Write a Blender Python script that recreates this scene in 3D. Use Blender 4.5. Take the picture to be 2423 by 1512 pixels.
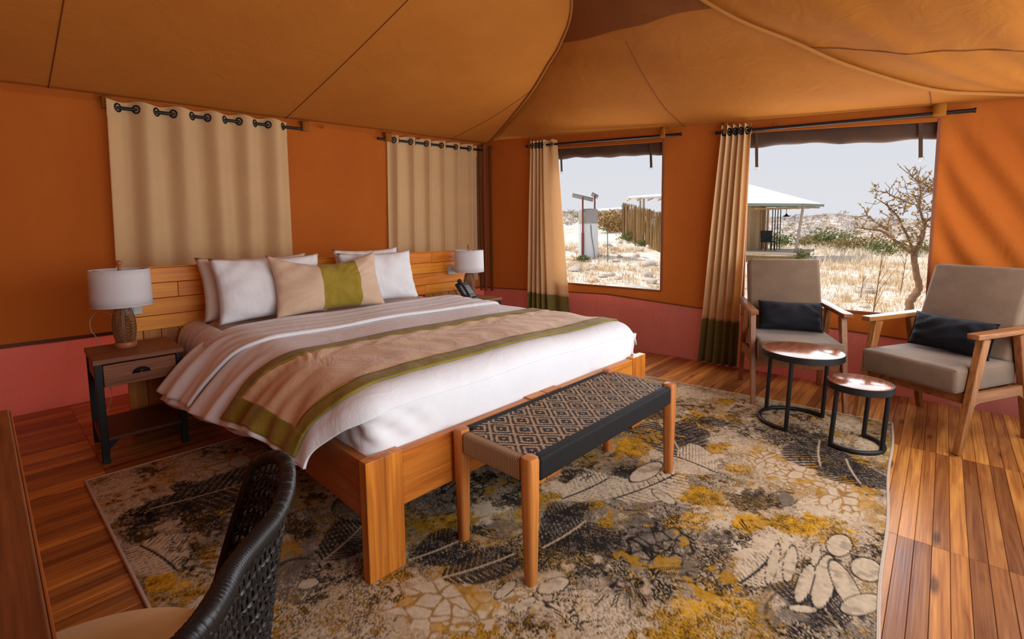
import bpy, bmesh, math, random
import numpy as np
from mathutils import Vector, Matrix
random.seed(7)
rng = np.random.default_rng(11)
PI = math.pi
SC = bpy.context.scene
COL = SC.collection
for o in list(bpy.data.objects):
    bpy.data.objects.remove(o)

# ------------------------------------------------------------------ camera
YAW, PITCH, ROLL = math.radians(42.0), 0.0941, -0.0119
fh = Vector((math.cos(YAW), math.sin(YAW), 0)); rh = Vector((math.sin(YAW), -math.cos(YAW), 0)); zh = Vector((0, 0, 1))
fw = math.cos(PITCH) * fh - math.sin(PITCH) * zh
up = math.sin(PITCH) * fh + math.cos(PITCH) * zh
RX = math.cos(ROLL) * rh + math.sin(ROLL) * up
UY = -math.sin(ROLL) * rh + math.cos(ROLL) * up
cd = bpy.data.cameras.new('camera')
cam = bpy.data.objects.new('camera', cd)
COL.objects.link(cam)
m = Matrix((RX, UY, -fw)).transposed().to_4x4()
m.translation = Vector((0, 0, 1.2))
cam.matrix_world = m
cd.sensor_width = 36.0
cd.lens = 1136.8 * 36 / 2423
cd.shift_y = (645.9 - 756) / 2423
cd.clip_start, cd.clip_end = 0.02, 2000
SC.camera = cam

# ------------------------------------------------------------------ light
w = bpy.data.worlds.new('sky'); SC.world = w; w.use_nodes = True
nt = w.node_tree; nt.nodes.clear()
wo = nt.nodes.new('ShaderNodeOutputWorld'); bg = nt.nodes.new('ShaderNodeBackground')
tc = nt.nodes.new('ShaderNodeTexCoord'); sx = nt.nodes.new('ShaderNodeSeparateXYZ'); cr = nt.nodes.new('ShaderNodeValToRGB')
cr.color_ramp.elements[0].position = 0.0; cr.color_ramp.elements[0].color = (0.83, 0.84, 0.885, 1)
cr.color_ramp.elements[1].position = 0.6; cr.color_ramp.elements[1].color = (0.70, 0.74, 0.86, 1)
nt.links.new(tc.outputs['Generated'], sx.inputs[0]); nt.links.new(sx.outputs[2], cr.inputs[0])
nt.links.new(cr.outputs[0], bg.inputs[0]); bg.inputs[1].default_value = 0.91
nt.links.new(bg.outputs[0], wo.inputs[0])

sd = bpy.data.lights.new('sun', 'SUN'); sd.energy = 4.2; sd.angle = math.radians(0.6); sd.color = (1.0, 0.94, 0.84)
sun = bpy.data.objects.new('sun', sd); COL.objects.link(sun)
sun.rotation_euler = Vector((0.16, -0.62, -0.77)).to_track_quat('-Z', 'Y').to_euler()

def area(name, loc, aim, sx_, sy_, power, colour=(1, 1, 1), spread=180):
    l = bpy.data.lights.new(name, 'AREA'); l.shape = 'RECTANGLE'; l.size = sx_; l.size_y = sy_
    l.energy = power; l.color = colour; l.spread = math.radians(spread)
    o = bpy.data.objects.new(name, l); COL.objects.link(o); o.location = loc
    o.rotation_euler = Vector(aim).to_track_quat('-Z', 'Y').to_euler()
    return o
area('doorway_daylight', (2.0, -0.75, 1.30), (-0.03, 1, -0.02), 3.7, 1.2, 72, (0.95, 0.97, 1.0))
for nm, y, wd in (('window_light_a', 2.55, 1.15), ('window_light_b', 0.62, 1.1)):
    area(nm, (4.34, y, 1.2), (-1, 0, -0.04), wd, 1.2, 22, (0.95, 0.97, 1.0))

vs = SC.view_settings
vs.view_transform = 'Standard'; vs.look = 'None'; vs.exposure = 0.0; vs.gamma = 1.0; vs.use_curve_mapping = False
SC.cycles.max_bounces = 7; SC.cycles.diffuse_bounces = 5; SC.cycles.glossy_bounces = 3
SC.cycles.transmission_bounces = 4; SC.cycles.transparent_max_bounces = 8
SC.cycles.caustics_reflective = False; SC.cycles.caustics_refractive = False
SC.cycles.sample_clamp_indirect = 4.0

# ------------------------------------------------------------------ helpers
class MB:
    def __init__(s): s.v = []; s.f = []
    def add(s, vs_, fs):
        n = len(s.v); s.v.extend([tuple(p) for p in vs_]); s.f.extend([tuple(i + n for i in f) for f in fs]); return s
    def box(s, c, d, rot=None):
        x, y, z = (q / 2 for q in d)
        P = [Vector(p) for p in ((-x,-y,-z),(x,-y,-z),(x,y,-z),(-x,y,-z),(-x,-y,z),(x,-y,z),(x,y,z),(-x,y,z))]
        if rot is not None: P = [rot @ p for p in P]
        c = Vector(c)
        return s.add([p + c for p in P], [(0,3,2,1),(4,5,6,7),(0,1,5,4),(1,2,6,5),(2,3,7,6),(3,0,4,7)])
    def span(s, a, b):
        return s.box([(p + q) / 2 for p, q in zip(a, b)], [abs(q - p) for p, q in zip(a, b)])
    def beam(s, p0, p1, wd, ht, upv=(0, 0, 1), w1=None, h1=None):
        p0, p1 = Vector(p0), Vector(p1); d = (p1 - p0).normalized(); u = Vector(upv)
        sd_ = d.cross(u)
        if sd_.length < 1e-4: sd_ = d.cross(Vector((0, 1, 0)))
        sd_.normalize(); u = sd_.cross(d).normalized()
        w1 = wd if w1 is None else w1; h1 = ht if h1 is None else h1
        P = []
        for p, a, b in ((p0, wd, ht), (p1, w1, h1)):
            P += [p - sd_*a/2 - u*b/2, p + sd_*a/2 - u*b/2, p + sd_*a/2 + u*b/2, p - sd_*a/2 + u*b/2]
        return s.add(P, [(0,1,2,3),(7,6,5,4),(0,4,5,1),(1,5,6,2),(2,6,7,3),(3,7,4,0)])
    def tube(s, pts, r, n=8, closed=False, cap=True):
        pts = [Vector(p) for p in pts]; m_ = len(pts)
        rs = r if isinstance(r, (list, tuple)) else [r] * m_
        vs_, fs = [], []; prev = None
        for i, p in enumerate(pts):
            if closed: t = pts[(i+1) % m_] - pts[i-1]
            else: t = pts[min(i+1, m_-1)] - pts[max(i-1, 0)]
            t.normalize()
            if prev is None:
                a = t.cross(Vector((0, 0, 1)))
                if a.length < 0.05: a = t.cross(Vector((1, 0, 0)))
            else: a = prev - t * prev.dot(t)
            a.normalize(); prev = a; b = t.cross(a)
            for k in range(n):
                an = 2*PI*k/n; vs_.append(p + (a*math.cos(an) + b*math.sin(an)) * rs[i])
        q = m_ if closed else m_ - 1
        for i in range(q):
            for k in range(n):
                fs.append((i*n+k, i*n+(k+1) % n, ((i+1) % m_)*n+(k+1) % n, ((i+1) % m_)*n+k))
        if cap and not closed:
            fs.append(tuple(range(n-1, -1, -1))); fs.append(tuple((m_-1)*n+k for k in range(n)))
        return s.add(vs_, fs)
    def lathe(s, prof, n=32, c=(0, 0, 0), cap=True):
        vs_, fs = [], []
        for r, z in prof:
            for k in range(n):
                a = 2*PI*k/n; vs_.append((c[0]+r*math.cos(a), c[1]+r*math.sin(a), c[2]+z))
        for i in range(len(prof)-1):
            for k in range(n):
                fs.append((i*n+k, i*n+(k+1) % n, (i+1)*n+(k+1) % n, (i+1)*n+k))
        if cap:
            fs.append(tuple(range(n-1, -1, -1))); fs.append(tuple((len(prof)-1)*n+k for k in range(n)))
        return s.add(vs_, fs)
    def grid(s, fn, nu, nv, cu=False):
        vs_ = [fn(i/nu, j/nv) for j in range(nv+1) for i in range(nu+1)]
        fs = [(j*(nu+1)+i, j*(nu+1)+i+1, (j+1)*(nu+1)+i+1, (j+1)*(nu+1)+i) for j in range(nv) for i in range(nu)]
        return s.add(vs_, fs)
    def prism(s, poly, h, axis='z', base=0.0):
        n = len(poly)
        def P(a, b, c):
            return {'z': (a, b, c), 'y': (a, c, b), 'x': (c, a, b)}[axis]
        vs_ = [P(a, b, base) for a, b in poly] + [P(a, b, base+h) for a, b in poly]
        fs = [tuple(range(n-1, -1, -1)), tuple(range(n, 2*n))] + [(i, (i+1) % n, n+(i+1) % n, n+i) for i in range(n)]
        return s.add(vs_, fs)
    def blob(s, c, r, sub=2, amp=0.15, sq=(1, 1, 1), seed=0):
        bm = bmesh.new(); bmesh.ops.create_icosphere(bm, subdivisions=sub, radius=1)
        rr = random.Random(seed); off = [rr.uniform(0, 6) for _ in range(6)]
        vs_ = []
        for v in bm.verts:
            p = v.co
            k = 1 + amp*(math.sin(3*p.x+off[0])*math.sin(3.3*p.y+off[1]) + 0.7*math.sin(5.2*p.z+off[2]+2*p.x) + 0.4*math.sin(8*p.y+off[3]))
            vs_.append((c[0]+p.x*k*r*sq[0], c[1]+p.y*k*r*sq[1], c[2]+p.z*k*r*sq[2]))
        bm.verts.index_update(); fs = [tuple(v.index for v in f.verts) for f in bm.faces]; bm.free()
        return s.add(vs_, fs)
    def build(s, name, mat, parent=None, smooth=False, bevel=0, seg=2, solid=0, sub=0, angle=40):
        me = bpy.data.meshes.new(name); me.from_pydata(s.v, [], s.f); me.update()
        bm = bmesh.new(); bm.from_mesh(me); bmesh.ops.recalc_face_normals(bm, faces=bm.faces); bm.to_mesh(me); bm.free()
        if mat: me.materials.append(mat)
        o = bpy.data.objects.new(name, me); COL.objects.link(o)
        if parent is not None: o.parent = parent
        if smooth or bevel:
            for p in me.polygons: p.use_smooth = True
        if solid:
            md = o.modifiers.new('solid', 'SOLIDIFY'); md.thickness = solid; md.offset = 0
        if bevel:
            md = o.modifiers.new('bevel', 'BEVEL'); md.width = bevel; md.segments = seg; md.limit_method = 'ANGLE'; md.angle_limit = math.radians(angle)
            md.harden_normals = True
        if sub:
            md = o.modifiers.new('sub', 'SUBSURF'); md.levels = sub; md.render_levels = sub
        if smooth and not bevel and not sub:
            try: me.set_sharp_from_angle(angle=math.radians(50))
            except Exception: pass
        return o

def tag(o, label=None, cat=None, group=None, kind=None):
    if label: o['label'] = label
    if cat: o['category'] = cat
    if group: o['group'] = group
    if kind: o['kind'] = kind
    return o
def empty(name, loc=(0, 0, 0), rz=0.0, parent=None, rot=None):
    o = bpy.data.objects.new(name, None); COL.objects.link(o); o.empty_display_size = 0.1
    o.location = loc; o.rotation_euler = rot if rot else (0, 0, rz)
    if parent is not None: o.parent = parent
    return o
def copy_tree(o, parent=None):
    c = o.copy(); COL.objects.link(c)
    if parent is not None: c.parent = parent
    for ch in list(o.children): copy_tree(ch, c)
    return c
def smoothstep(a, b, x):
    t = min(1, max(0, (x-a)/(b-a))); return t*t*(3-2*t)
def poly_at(pts, t):
    # Catmull-Rom through pts, t in 0..1 by arc length of the control polygon
    P = [Vector(p) for p in pts]; L = [0]
    for i in range(1, len(P)): L.append(L[-1] + (P[i]-P[i-1]).length)
    q = t*L[-1]; i = 0
    while i < len(P)-2 and q > L[i+1]: i += 1
    u = (q-L[i])/(L[i+1]-L[i])
    a, b, c, d = P[max(i-1, 0)], P[i], P[i+1], P[min(i+2, len(P)-1)]
    return 0.5*((2*b) + (c-a)*u + (2*a-5*b+4*c-d)*u*u + (3*b-a-3*c+d)*u**3)
def catm(pts, n): return [poly_at(pts, k/n) for k in range(n+1)]

# ------------------------------------------------------------------ materials
def newmat(name):
    mt = bpy.data.materials.new(name); mt.use_nodes = True; nt = mt.node_tree; nt.nodes.clear()
    out = nt.nodes.new('ShaderNodeOutputMaterial')
    return mt, nt, out
class NB:
    """tiny node builder"""
    def __init__(s, nt): s.nt = nt
    def n(s, t, **kw):
        nd = s.nt.nodes.new(t)
        for k, v in kw.items():
            if k.startswith('i_'): nd.inputs[k[2:].replace('_', ' ')].default_value = v
            else: setattr(nd, k, v)
        return nd
    def l(s, a, b): s.nt.links.new(a, b)
    def coord(s, kind='Object', scale=(1, 1, 1), rot=(0, 0, 0), rand=False):
        tc = s.n('ShaderNodeTexCoord'); mp = s.n('ShaderNodeMapping')
        mp.inputs['Scale'].default_value = scale; mp.inputs['Rotation'].default_value = rot
        src = tc.outputs[kind]
        if rand:
            oi = s.n('ShaderNodeObjectInfo'); mu = s.n('ShaderNodeVectorMath', operation='MULTIPLY')
            cb = s.n('ShaderNodeCombineXYZ')
            for k in range(3): s.l(oi.outputs['Random'], cb.inputs[k])
            s.l(cb.outputs[0], mu.inputs[0]); mu.inputs[1].default_value = (37.0, 53.0, 71.0)
            ad = s.n('ShaderNodeVectorMath', operation='ADD'); s.l(src, ad.inputs[0]); s.l(mu.outputs[0], ad.inputs[1]); src = ad.outputs[0]
        s.l(src, mp.inputs[0]); return mp.outputs[0]
    def noise(s, vec, scale, detail=4, rough=0.55, dist=0.0):
        nd = s.n('ShaderNodeTexNoise'); nd.inputs['Scale'].default_value = scale; nd.inputs['Detail'].default_value = detail
        nd.inputs['Roughness'].default_value = rough; nd.inputs['Distortion'].default_value = dist
        if vec is not None: s.l(vec, nd.inputs['Vector'])
        return nd.outputs[0]
    def ramp(s, fac, stops):
        r = s.n('ShaderNodeValToRGB'); e = r.color_ramp.elements
        while len(e) < len(stops): e.new(0.5)
        for k, (p, c) in enumerate(stops):
            e[k].position = p; e[k].color = (c, c, c, 1) if isinstance(c, (int, float)) else (*c, 1)
        s.l(fac, r.inputs[0]); return r.outputs[0]
    def mix(s, fac, a, b, mode='MIX'):
        m_ = s.n('ShaderNodeMix', data_type='RGBA', blend_type=mode)
        for idx, v in ((0, fac), (6, a), (7, b)):
            if hasattr(v, 'is_output'): s.l(v, m_.inputs[idx])
            elif idx == 0: m_.inputs[0].default_value = v
            else: m_.inputs[idx].default_value = (*v, 1) if len(v) == 3 else v
        return m_.outputs[2]
    def math(s, op, a, b=0.0, c=0.0):
        m_ = s.n('ShaderNodeMath', operation=op)
        for k, v in enumerate((a, b, c)):
            if hasattr(v, 'is_output'): s.l(v, m_.inputs[k])
            else: m_.inputs[k].default_value = v
        return m_.outputs[0]
    def bump(s, h, strength=0.3, dist=0.01):
        b = s.n('ShaderNodeBump'); b.inputs['Strength'].default_value = strength; b.inputs['Distance'].default_value = dist
        s.l(h, b.inputs['Height']); return b.outputs[0]
    def bsdf(s, col, rough=0.5, metal=0.0, normal=None, spec=0.5, sheen=0.0):
        b = s.n('ShaderNodeBsdfPrincipled')
        if hasattr(col, 'is_output'): s.l(col, b.inputs['Base Color'])
        else: b.inputs['Base Color'].default_value = (*col, 1)
        if hasattr(rough, 'is_output'): s.l(rough, b.inputs['Roughness'])
        else: b.inputs['Roughness'].default_value = rough
        b.inputs['Metallic'].default_value = metal
        b.inputs['Specular IOR Level'].default_value = spec
        b.inputs['Sheen Weight'].default_value = sheen; b.inputs['Sheen Roughness'].default_value = 0.4
        if normal is not None: s.l(normal, b.inputs['Normal'])
        return b

def wood(name, dark, mid, light, rough=0.42, axis='x', scale=1.0, knots=False, vary=0.35, spec=0.32):
    mt, nt, out = newmat(name); b = NB(nt)
    sc = {'x': (1.2, 14, 14), 'y': (14, 1.2, 14), 'z': (14, 14, 1.2)}[axis]
    v = b.coord('Object', tuple(q*scale for q in sc), rand=True)
    n1 = b.noise(v, 1.4, 6, 0.6, 1.2)
    sc2 = {'x': (2, 90, 90), 'y': (90, 2, 90), 'z': (90, 90, 2)}[axis]
    v2 = b.coord('Object', tuple(q*scale for q in sc2), rand=True)
    n2 = b.noise(v2, 1.5, 3, 0.5)
    col = b.ramp(n1, [(0.28, dark), (0.5, mid), (0.72, light)])
    col = b.mix(0.35, col, b.ramp(n2, [(0.3, dark), (0.65, light)]))
    oi = b.n('ShaderNodeObjectInfo')
    hv = b.n('ShaderNodeHueSaturation'); b.l(col, hv.inputs['Color'])
    b.l(b.math('MULTIPLY_ADD', oi.outputs['Random'], vary*2, 1-vary), hv.inputs['Value'])
    b.l(b.math('MULTIPLY_ADD', oi.outputs['Random'], 0.012, 0.494), hv.inputs['Hue'])
    col = hv.outputs[0]
    if knots:
        sk = {'x': (2.2, 9, 9), 'y': (9, 2.2, 9), 'z': (9, 9, 2.2)}[axis]
        vk = b.coord('Object', sk, rand=True)
        vo = b.n('ShaderNodeTexVoronoi'); vo.inputs['Scale'].default_value = 0.9; b.l(vk, vo.inputs['Vector'])
        k = b.ramp(vo.outputs['Distance'], [(0.06, 1.0), (0.14, 0.0)])
        col = b.mix(b.math('MULTIPLY', k, 0.8), col, tuple(q*0.35 for q in dark))
    bs = b.bsdf(col, b.math('MULTIPLY_ADD', n1, 0.2, rough-0.1), normal=b.bump(n2, 0.12, 0.003), spec=spec)
    b.l(bs.outputs[0], out.inputs[0]); return mt

def fabric(name, col, col2=None, rough=0.9, weave=500, bump=0.25, blotch=6, trans=0.0, sheen=0.15, wrinkle=0.0, spec=0.2, tcol=None):
    mt, nt, out = newmat(name); b = NB(nt)
    col2 = col2 or tuple(q*0.82 for q in col)
    v = b.coord('Object')
    c = b.mix(b.ramp(b.noise(v, blotch, 5, 0.6), [(0.35, 0.0), (0.65, 1.0)]), col, col2)
    w1 = b.n('ShaderNodeTexWave', bands_direction='X'); w1.inputs['Scale'].default_value = weave/6.28; w1.inputs['Distortion'].default_value = 1.5; b.l(v, w1.inputs['Vector'])
    w2 = b.n('ShaderNodeTexWave', bands_direction='Z'); w2.inputs['Scale'].default_value = weave/6.28; w2.inputs['Distortion'].default_value = 1.5; b.l(v, w2.inputs['Vector'])
    h = b.math('ADD', w1.outputs[1], w2.outputs[1])
    fine = b.noise(v, weave*0.6, 2)
    c = b.mix(b.math('MULTIPLY', fine, 0.22), c, tuple(q*0.6 for q in col))
    h = b.math('ADD', b.math('MULTIPLY', h, 0.3), fine)
    nrm = b.bump(h, bump, 0.002)
    if wrinkle:
        vw = b.coord('Object', (1, 1, 0.6))
        bw = b.n('ShaderNodeBump'); bw.inputs['Strength'].default_value = wrinkle; bw.inputs['Distance'].default_value = 0.03
        b.l(b.noise(vw, 5, 5, 0.55, 1.5), bw.inputs['Height']); b.l(nrm, bw.inputs['Normal']); nrm = bw.outputs[0]
    bs = b.bsdf(c, rough, normal=nrm, spec=spec, sheen=sheen)
    if trans:
        tr = b.n('ShaderNodeBsdfTranslucent')
        if tcol: tr.inputs[0].default_value = (*tcol, 1)
        else: b.l(c, tr.inputs[0])
        b.l(nrm, tr.inputs[1])
        mx = b.n('ShaderNodeMixShader'); mx.inputs[0].default_value = trans
        b.l(bs.outputs[0], mx.inputs[1]); b.l(tr.outputs[0], mx.inputs[2]); b.l(mx.outputs[0], out.inputs[0])
    else: b.l(bs.outputs[0], out.inputs[0])
    return mt

def plain(name, col, rough=0.5, metal=0.0, spec=0.5, nz=0.15, scale=20, bump=0.0):
    mt, nt, out = newmat(name); b = NB(nt)
    n = b.noise(b.coord('Object'), scale, 4)
    c = b.mix(b.math('MULTIPLY', n, nz*2), col, tuple(q*0.55 for q in col))
    bs = b.bsdf(c, b.math('MULTIPLY_ADD', n, 0.15, rough-0.07), metal, normal=b.bump(n, bump, 0.004) if bump else None, spec=spec)
    b.l(bs.outputs[0], out.inputs[0]); return mt

M = {}
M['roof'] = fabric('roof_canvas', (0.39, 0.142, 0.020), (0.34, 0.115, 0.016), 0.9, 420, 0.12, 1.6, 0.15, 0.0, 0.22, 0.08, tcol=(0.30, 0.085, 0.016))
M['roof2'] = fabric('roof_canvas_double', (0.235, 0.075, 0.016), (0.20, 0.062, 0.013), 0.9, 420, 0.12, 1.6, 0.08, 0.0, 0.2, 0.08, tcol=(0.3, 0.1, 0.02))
M['wallc'] = fabric('wall_canvas', (0.44, 0.120, 0.019), (0.39, 0.100, 0.015), 0.9, 420, 0.12, 1.5, 0.11, 0.0, 0.22, 0.08, tcol=(0.34, 0.085, 0.014))
M['seam'] = plain('canvas_seam', (0.17, 0.06, 0.018), 0.9, spec=0.1)
M['piping'] = plain('hip_piping', (0.34, 0.135, 0.03), 0.9, spec=0.1)
M['binding'] = plain('canvas_binding', (0.22, 0.07, 0.03), 0.8)
M['skirt'] = fabric('skirt_pvc', (0.36, 0.15, 0.11), (0.30, 0.12, 0.09), 0.5, 200, 0.05, 3, 0.30, 0.0, 0.35, 0.35, tcol=(0.42, 0.06, 0.04))
M['strip'] = plain('skirt_strip', (0.16, 0.08, 0.045), 0.8)
M['curtain'] = fabric('curtain_linen', (0.88, 0.635, 0.34), (0.82, 0.585, 0.31), 0.9, 420, 0.3, 3, 0.32, 0.1, 0.0, 0.15, tcol=(0.9, 0.72, 0.50))
M['olive'] = fabric('olive_band', (0.20, 0.165, 0.045), (0.16, 0.13, 0.035), 0.9, 420, 0.2, 4, 0.05)
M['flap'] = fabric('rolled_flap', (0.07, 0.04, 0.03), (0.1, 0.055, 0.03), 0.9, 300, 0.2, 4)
M['black'] = plain('black_steel', (0.007, 0.0075, 0.009), 0.45, 0.0, 0.35, 0.1)
M['blackm'] = plain('black_curtain_rod', (0.008, 0.008, 0.01), 0.4, 0.0, 0.4, 0.1)
M['chrome'] = plain('ring_metal', (0.45, 0.43, 0.41), 0.25, 1.0)
M['bedwood'] = wood('bed_wood', (0.26, 0.06, 0.010), (0.54, 0.165, 0.020), (0.70, 0.26, 0.036), 0.33, 'x', 0.9, False, 0.08)
M['bedwoodz'] = wood('bed_wood_upright', (0.26, 0.06, 0.010), (0.54, 0.165, 0.020), (0.72, 0.28, 0.040), 0.33, 'z', 0.8, False, 0.1)
M['bedwoody'] = wood('bed_wood_rail', (0.20, 0.05, 0.012), (0.36, 0.10, 0.02), (0.46, 0.15, 0.03), 0.35, 'y', 0.9, False, 0.1)
M['pine'] = wood('headboard_wood', (0.54, 0.145, 0.012), (0.76, 0.25, 0.018), (0.86, 0.35, 0.032), 0.42, 'x', 0.7, True, 0.06)
M['pinez'] = wood('headboard_wood_upright', (0.30, 0.09, 0.02), (0.48, 0.17, 0.035), (0.6, 0.25, 0.05), 0.4, 'z', 0.8, False, 0.2)
M['nightwood'] = wood('nightstand_wood', (0.10, 0.034, 0.013), (0.22, 0.088, 0.036), (0.34, 0.155, 0.07), 0.5, 'x', 1.2, True, 0.1)
M['darkwood'] = wood('nightstand_shelf_wood', (0.05, 0.018, 0.01), (0.10, 0.038, 0.02), (0.15, 0.06, 0.03), 0.45, 'x', 1.2, False, 0.1)
M['deskwood'] = wood('desk_wood', (0.06, 0.018, 0.008), (0.16, 0.05, 0.018), (0.28, 0.09, 0.03), 0.4, 'y', 1.0, False, 0.1)
M['chairwood'] = wood('armchair_wood', (0.11, 0.033, 0.01), (0.25, 0.085, 0.024), (0.38, 0.15, 0.045), 0.32, 'z', 1.0, False, 0.12)
M['chairwoodx'] = wood('armchair_wood_rail', (0.11, 0.033, 0.01), (0.25, 0.085, 0.024), (0.38, 0.15, 0.045), 0.3, 'y', 1.0, False, 0.12)
M['benchwood'] = wood('bench_leg_wood', (0.34, 0.095, 0.02), (0.50, 0.165, 0.035), (0.60, 0.23, 0.06), 0.4, 'z', 1.2, False, 0.06)
M['tabwood'] = wood('side_table_wood', (0.14, 0.035, 0.015), (0.26, 0.075, 0.03), (0.38, 0.14, 0.06), 0.16, 'x', 1.6, False, 0.05, 0.6)
M['plank'] = wood('floor_plank_wood', (0.17, 0.042, 0.010), (0.38, 0.125, 0.026), (0.60, 0.26, 0.058), 0.32, 'x', 1.0, True, 0.46, 0.5)
M['lampwood'] = wood('lamp_wood', (0.2, 0.06, 0.02), (0.38, 0.13, 0.05), (0.5, 0.2, 0.08), 0.35, 'x', 2, False, 0.05)
M['wicker'] = plain('brown_wicker', (0.22, 0.095, 0.038), 0.45, 0, 0.5, 0.3, 60)
M['shade'] = fabric('lamp_shade', (0.85, 0.85, 0.87), (0.82, 0.81, 0.82), 0.9, 500, 0.15, 3, 0.3, 0.0)
M['white'] = fabric('white_cotton', (0.80, 0.825, 0.855), (0.77, 0.79, 0.82), 0.9, 900, 0.08, 4, 0.0, 0.1, 0.22, 0.15)
M['cotton'] = fabric('pillow_cotton', (0.80, 0.825, 0.855), (0.78, 0.80, 0.825), 0.9, 900, 0.08, 4, 0.0, 0.1, 0.35, 0.15)
M['cream'] = fabric('cream_cotton', (0.74, 0.66, 0.57), (0.70, 0.62, 0.53), 0.9, 900, 0.08, 4, 0.0, 0.1, 0.3, 0.15)
M['sheet'] = fabric('fitted_sheet', (0.70, 0.62, 0.60), (0.66, 0.57, 0.54), 0.9, 900, 0.08, 4, 0.0, 0.1, 0.3, 0.15)
M['velvet'] = fabric('runner_velvet', (0.74, 0.54, 0.345), (0.64, 0.44, 0.265), 0.85, 700, 0.15, 5, 0.0, 0.2, 0.4, 0.2)
M['ovelvet'] = fabric('olive_velvet', (0.30, 0.225, 0.03), (0.21, 0.155, 0.02), 0.85, 700, 0.15, 9, 0.0, 0.12, 0.3, 0.2)
M['cushion'] = fabric('cushion_sand', (0.66, 0.49, 0.345), (0.60, 0.43, 0.30), 0.85, 700, 0.15, 5, 0.0, 0.4, 0.25, 0.2)
M['ocush'] = fabric('cushion_olive', (0.34, 0.25, 0.03), (0.27, 0.195, 0.022), 0.85, 700, 0.15, 12, 0.0, 0.15, 0.3, 0.2)
M['uphol'] = fabric('armchair_velvet', (0.20, 0.132, 0.085), (0.15, 0.098, 0.064), 0.8, 600, 0.2, 5, 0.0, 0.2, 0.12, 0.25)
M['inky'] = fabric('black_cushion', (0.008, 0.009, 0.013), (0.010, 0.011, 0.015), 0.8, 600, 0.15, 6, 0.0, 0.04, 0.2, 0.2)
M['seatpad'] = fabric('mustard_pad', (0.92, 0.68, 0.30), (0.88, 0.62, 0.26), 0.95, 900, 0.2, 5, 0.0, 0.2)
M['blackw'] = plain('black_wicker', (0.006, 0.006, 0.007), 0.40, 0, 0.4, 0.2, 80)
M['tancord'] = fabric('tan_cord', (0.42, 0.255, 0.135), (0.36, 0.21, 0.11), 0.75, 300, 0.2, 6)
M['plastic'] = plain('black_plastic', (0.014, 0.015, 0.018), 0.4, 0, 0.5, 0.1)
M['keys'] = plain('phone_keys', (0.35, 0.35, 0.36), 0.5)
M['greybox'] = plain('grey_plastic', (0.55, 0.55, 0.57), 0.45)
M['cordw'] = plain('pale_cord', (0.5, 0.36, 0.24), 0.6)

# ------------------------------------------------------------------ frames of reference
HA = math.radians(-3.5); HO = Vector((0.07, 4.527, 0))          # back wall: local x along it, -y into the room
BA = math.radians(-2.07); BO = Vector((0.792, 1.37, 0))         # bed: local x across, +y to the headboard
bc, bs_ = math.cos(BA), math.sin(BA)
def BW(x, y, z=0.0): return (BO.x + x*bc - y*bs_, BO.y + x*bs_ + y*bc, z)
def HW(x, y, z=0.0): c, s = math.cos(HA), math.sin(HA); return (HO.x + x*c - y*s, HO.y + x*s + y*c, z)
WX = 4.22
def wtop(y): return 1.945 + 0.0596*y
def htop(x): return 2.15 + 0.0185*x
def wskirt(y): return 0.395 + 0.05*y if y < 2.5 else 0.52 - 0.035*(y-2.5)
HSK = 0.468

# ------------------------------------------------------------------ floor of boards
floor = tag(empty('floor'), kind='structure')
MB().span((-0.75, -0.75, -0.12), (4.24, 4.62, -0.012)).build('subfloor', M['darkwood'], floor)
PW, PL, X0 = 0.0503, 0.975, 0.344 - 0.975
pm = MB().prism([(0.0006, -0.02), (PW-0.0006, -0.02), (PW-0.0006, -0.0014), (PW-0.0018, 0), (0.0018, 0), (0.0006, -0.0014)], PL-0.0016, 'x', 0.0008).build('plank_master', M['plank'], floor)
pm.name = 'plank_master'; pme = pm.data; bpy.data.objects.remove(pm)
rest = MB()
rows = int(5.2/PW)
for j in range(rows):
    y = -0.68 + j*PW
    for i in range(5):
        x = X0 + i*PL
        ln = PL if i < 4 else WX - x
        seen = (i == 0 and y > 0.7) or (i == 1 and y > 2.95) or (i == 3 and y < 0.16) or i == 4
        if i == 3 and y > 0.16: seen = False
        if i == 2 and y < 0.08: seen = True
        if y > 4.5 - 0.061*x: seen = False
        dz = -random.random()*0.0012
        if seen:
            o = bpy.data.objects.new('plank', pme); COL.objects.link(o); o.parent = floor
            o.location = (x, y, dz); o.scale = (ln/PL, 1, 1)
        else:
            rest.span((x+0.0008, y+0.0008, -0.012), (x+ln-0.0008, min(y+PW, 4.62)-0.0008, dz))
tag(rest.build('hidden_planks', M['plank'], floor), kind='stuff')

# ------------------------------------------------------------------ walls of canvas
def fold_noise(a, b): return 0.006*math.sin(3.1*a+1.3*b) + 0.004*math.sin(7.3*a-2.1*b+1)
wb = tag(empty('wall_back', HO, HA), kind='structure')
def hw(u, v):
    x = -0.85 + u*5.075; z = HSK + v*(htop(x)+0.06-HSK)
    return (x, fold_noise(x, z), z)
MB().grid(hw, 60, 16).build('canvas', M['wallc'], wb, smooth=True)
def hs(u, v):
    x = -0.85 + u*5.075; z = -0.02 + v*(HSK+0.02)
    k = 0.010*math.sin(9*x+3*z)+0.006*math.sin(23*x-14*z)+0.005*math.sin(31*x+40*z)
    return (x, k*(1-v)-0.002-0.004, z)
MB().grid(hs, 90, 10).build('skirt', M['skirt'], wb, smooth=True)
MB().span((-0.85, -0.016, HSK-0.012), (4.2, 0.0, HSK+0.012)).build('skirt_strip', M['strip'], wb, bevel=0.004)

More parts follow.
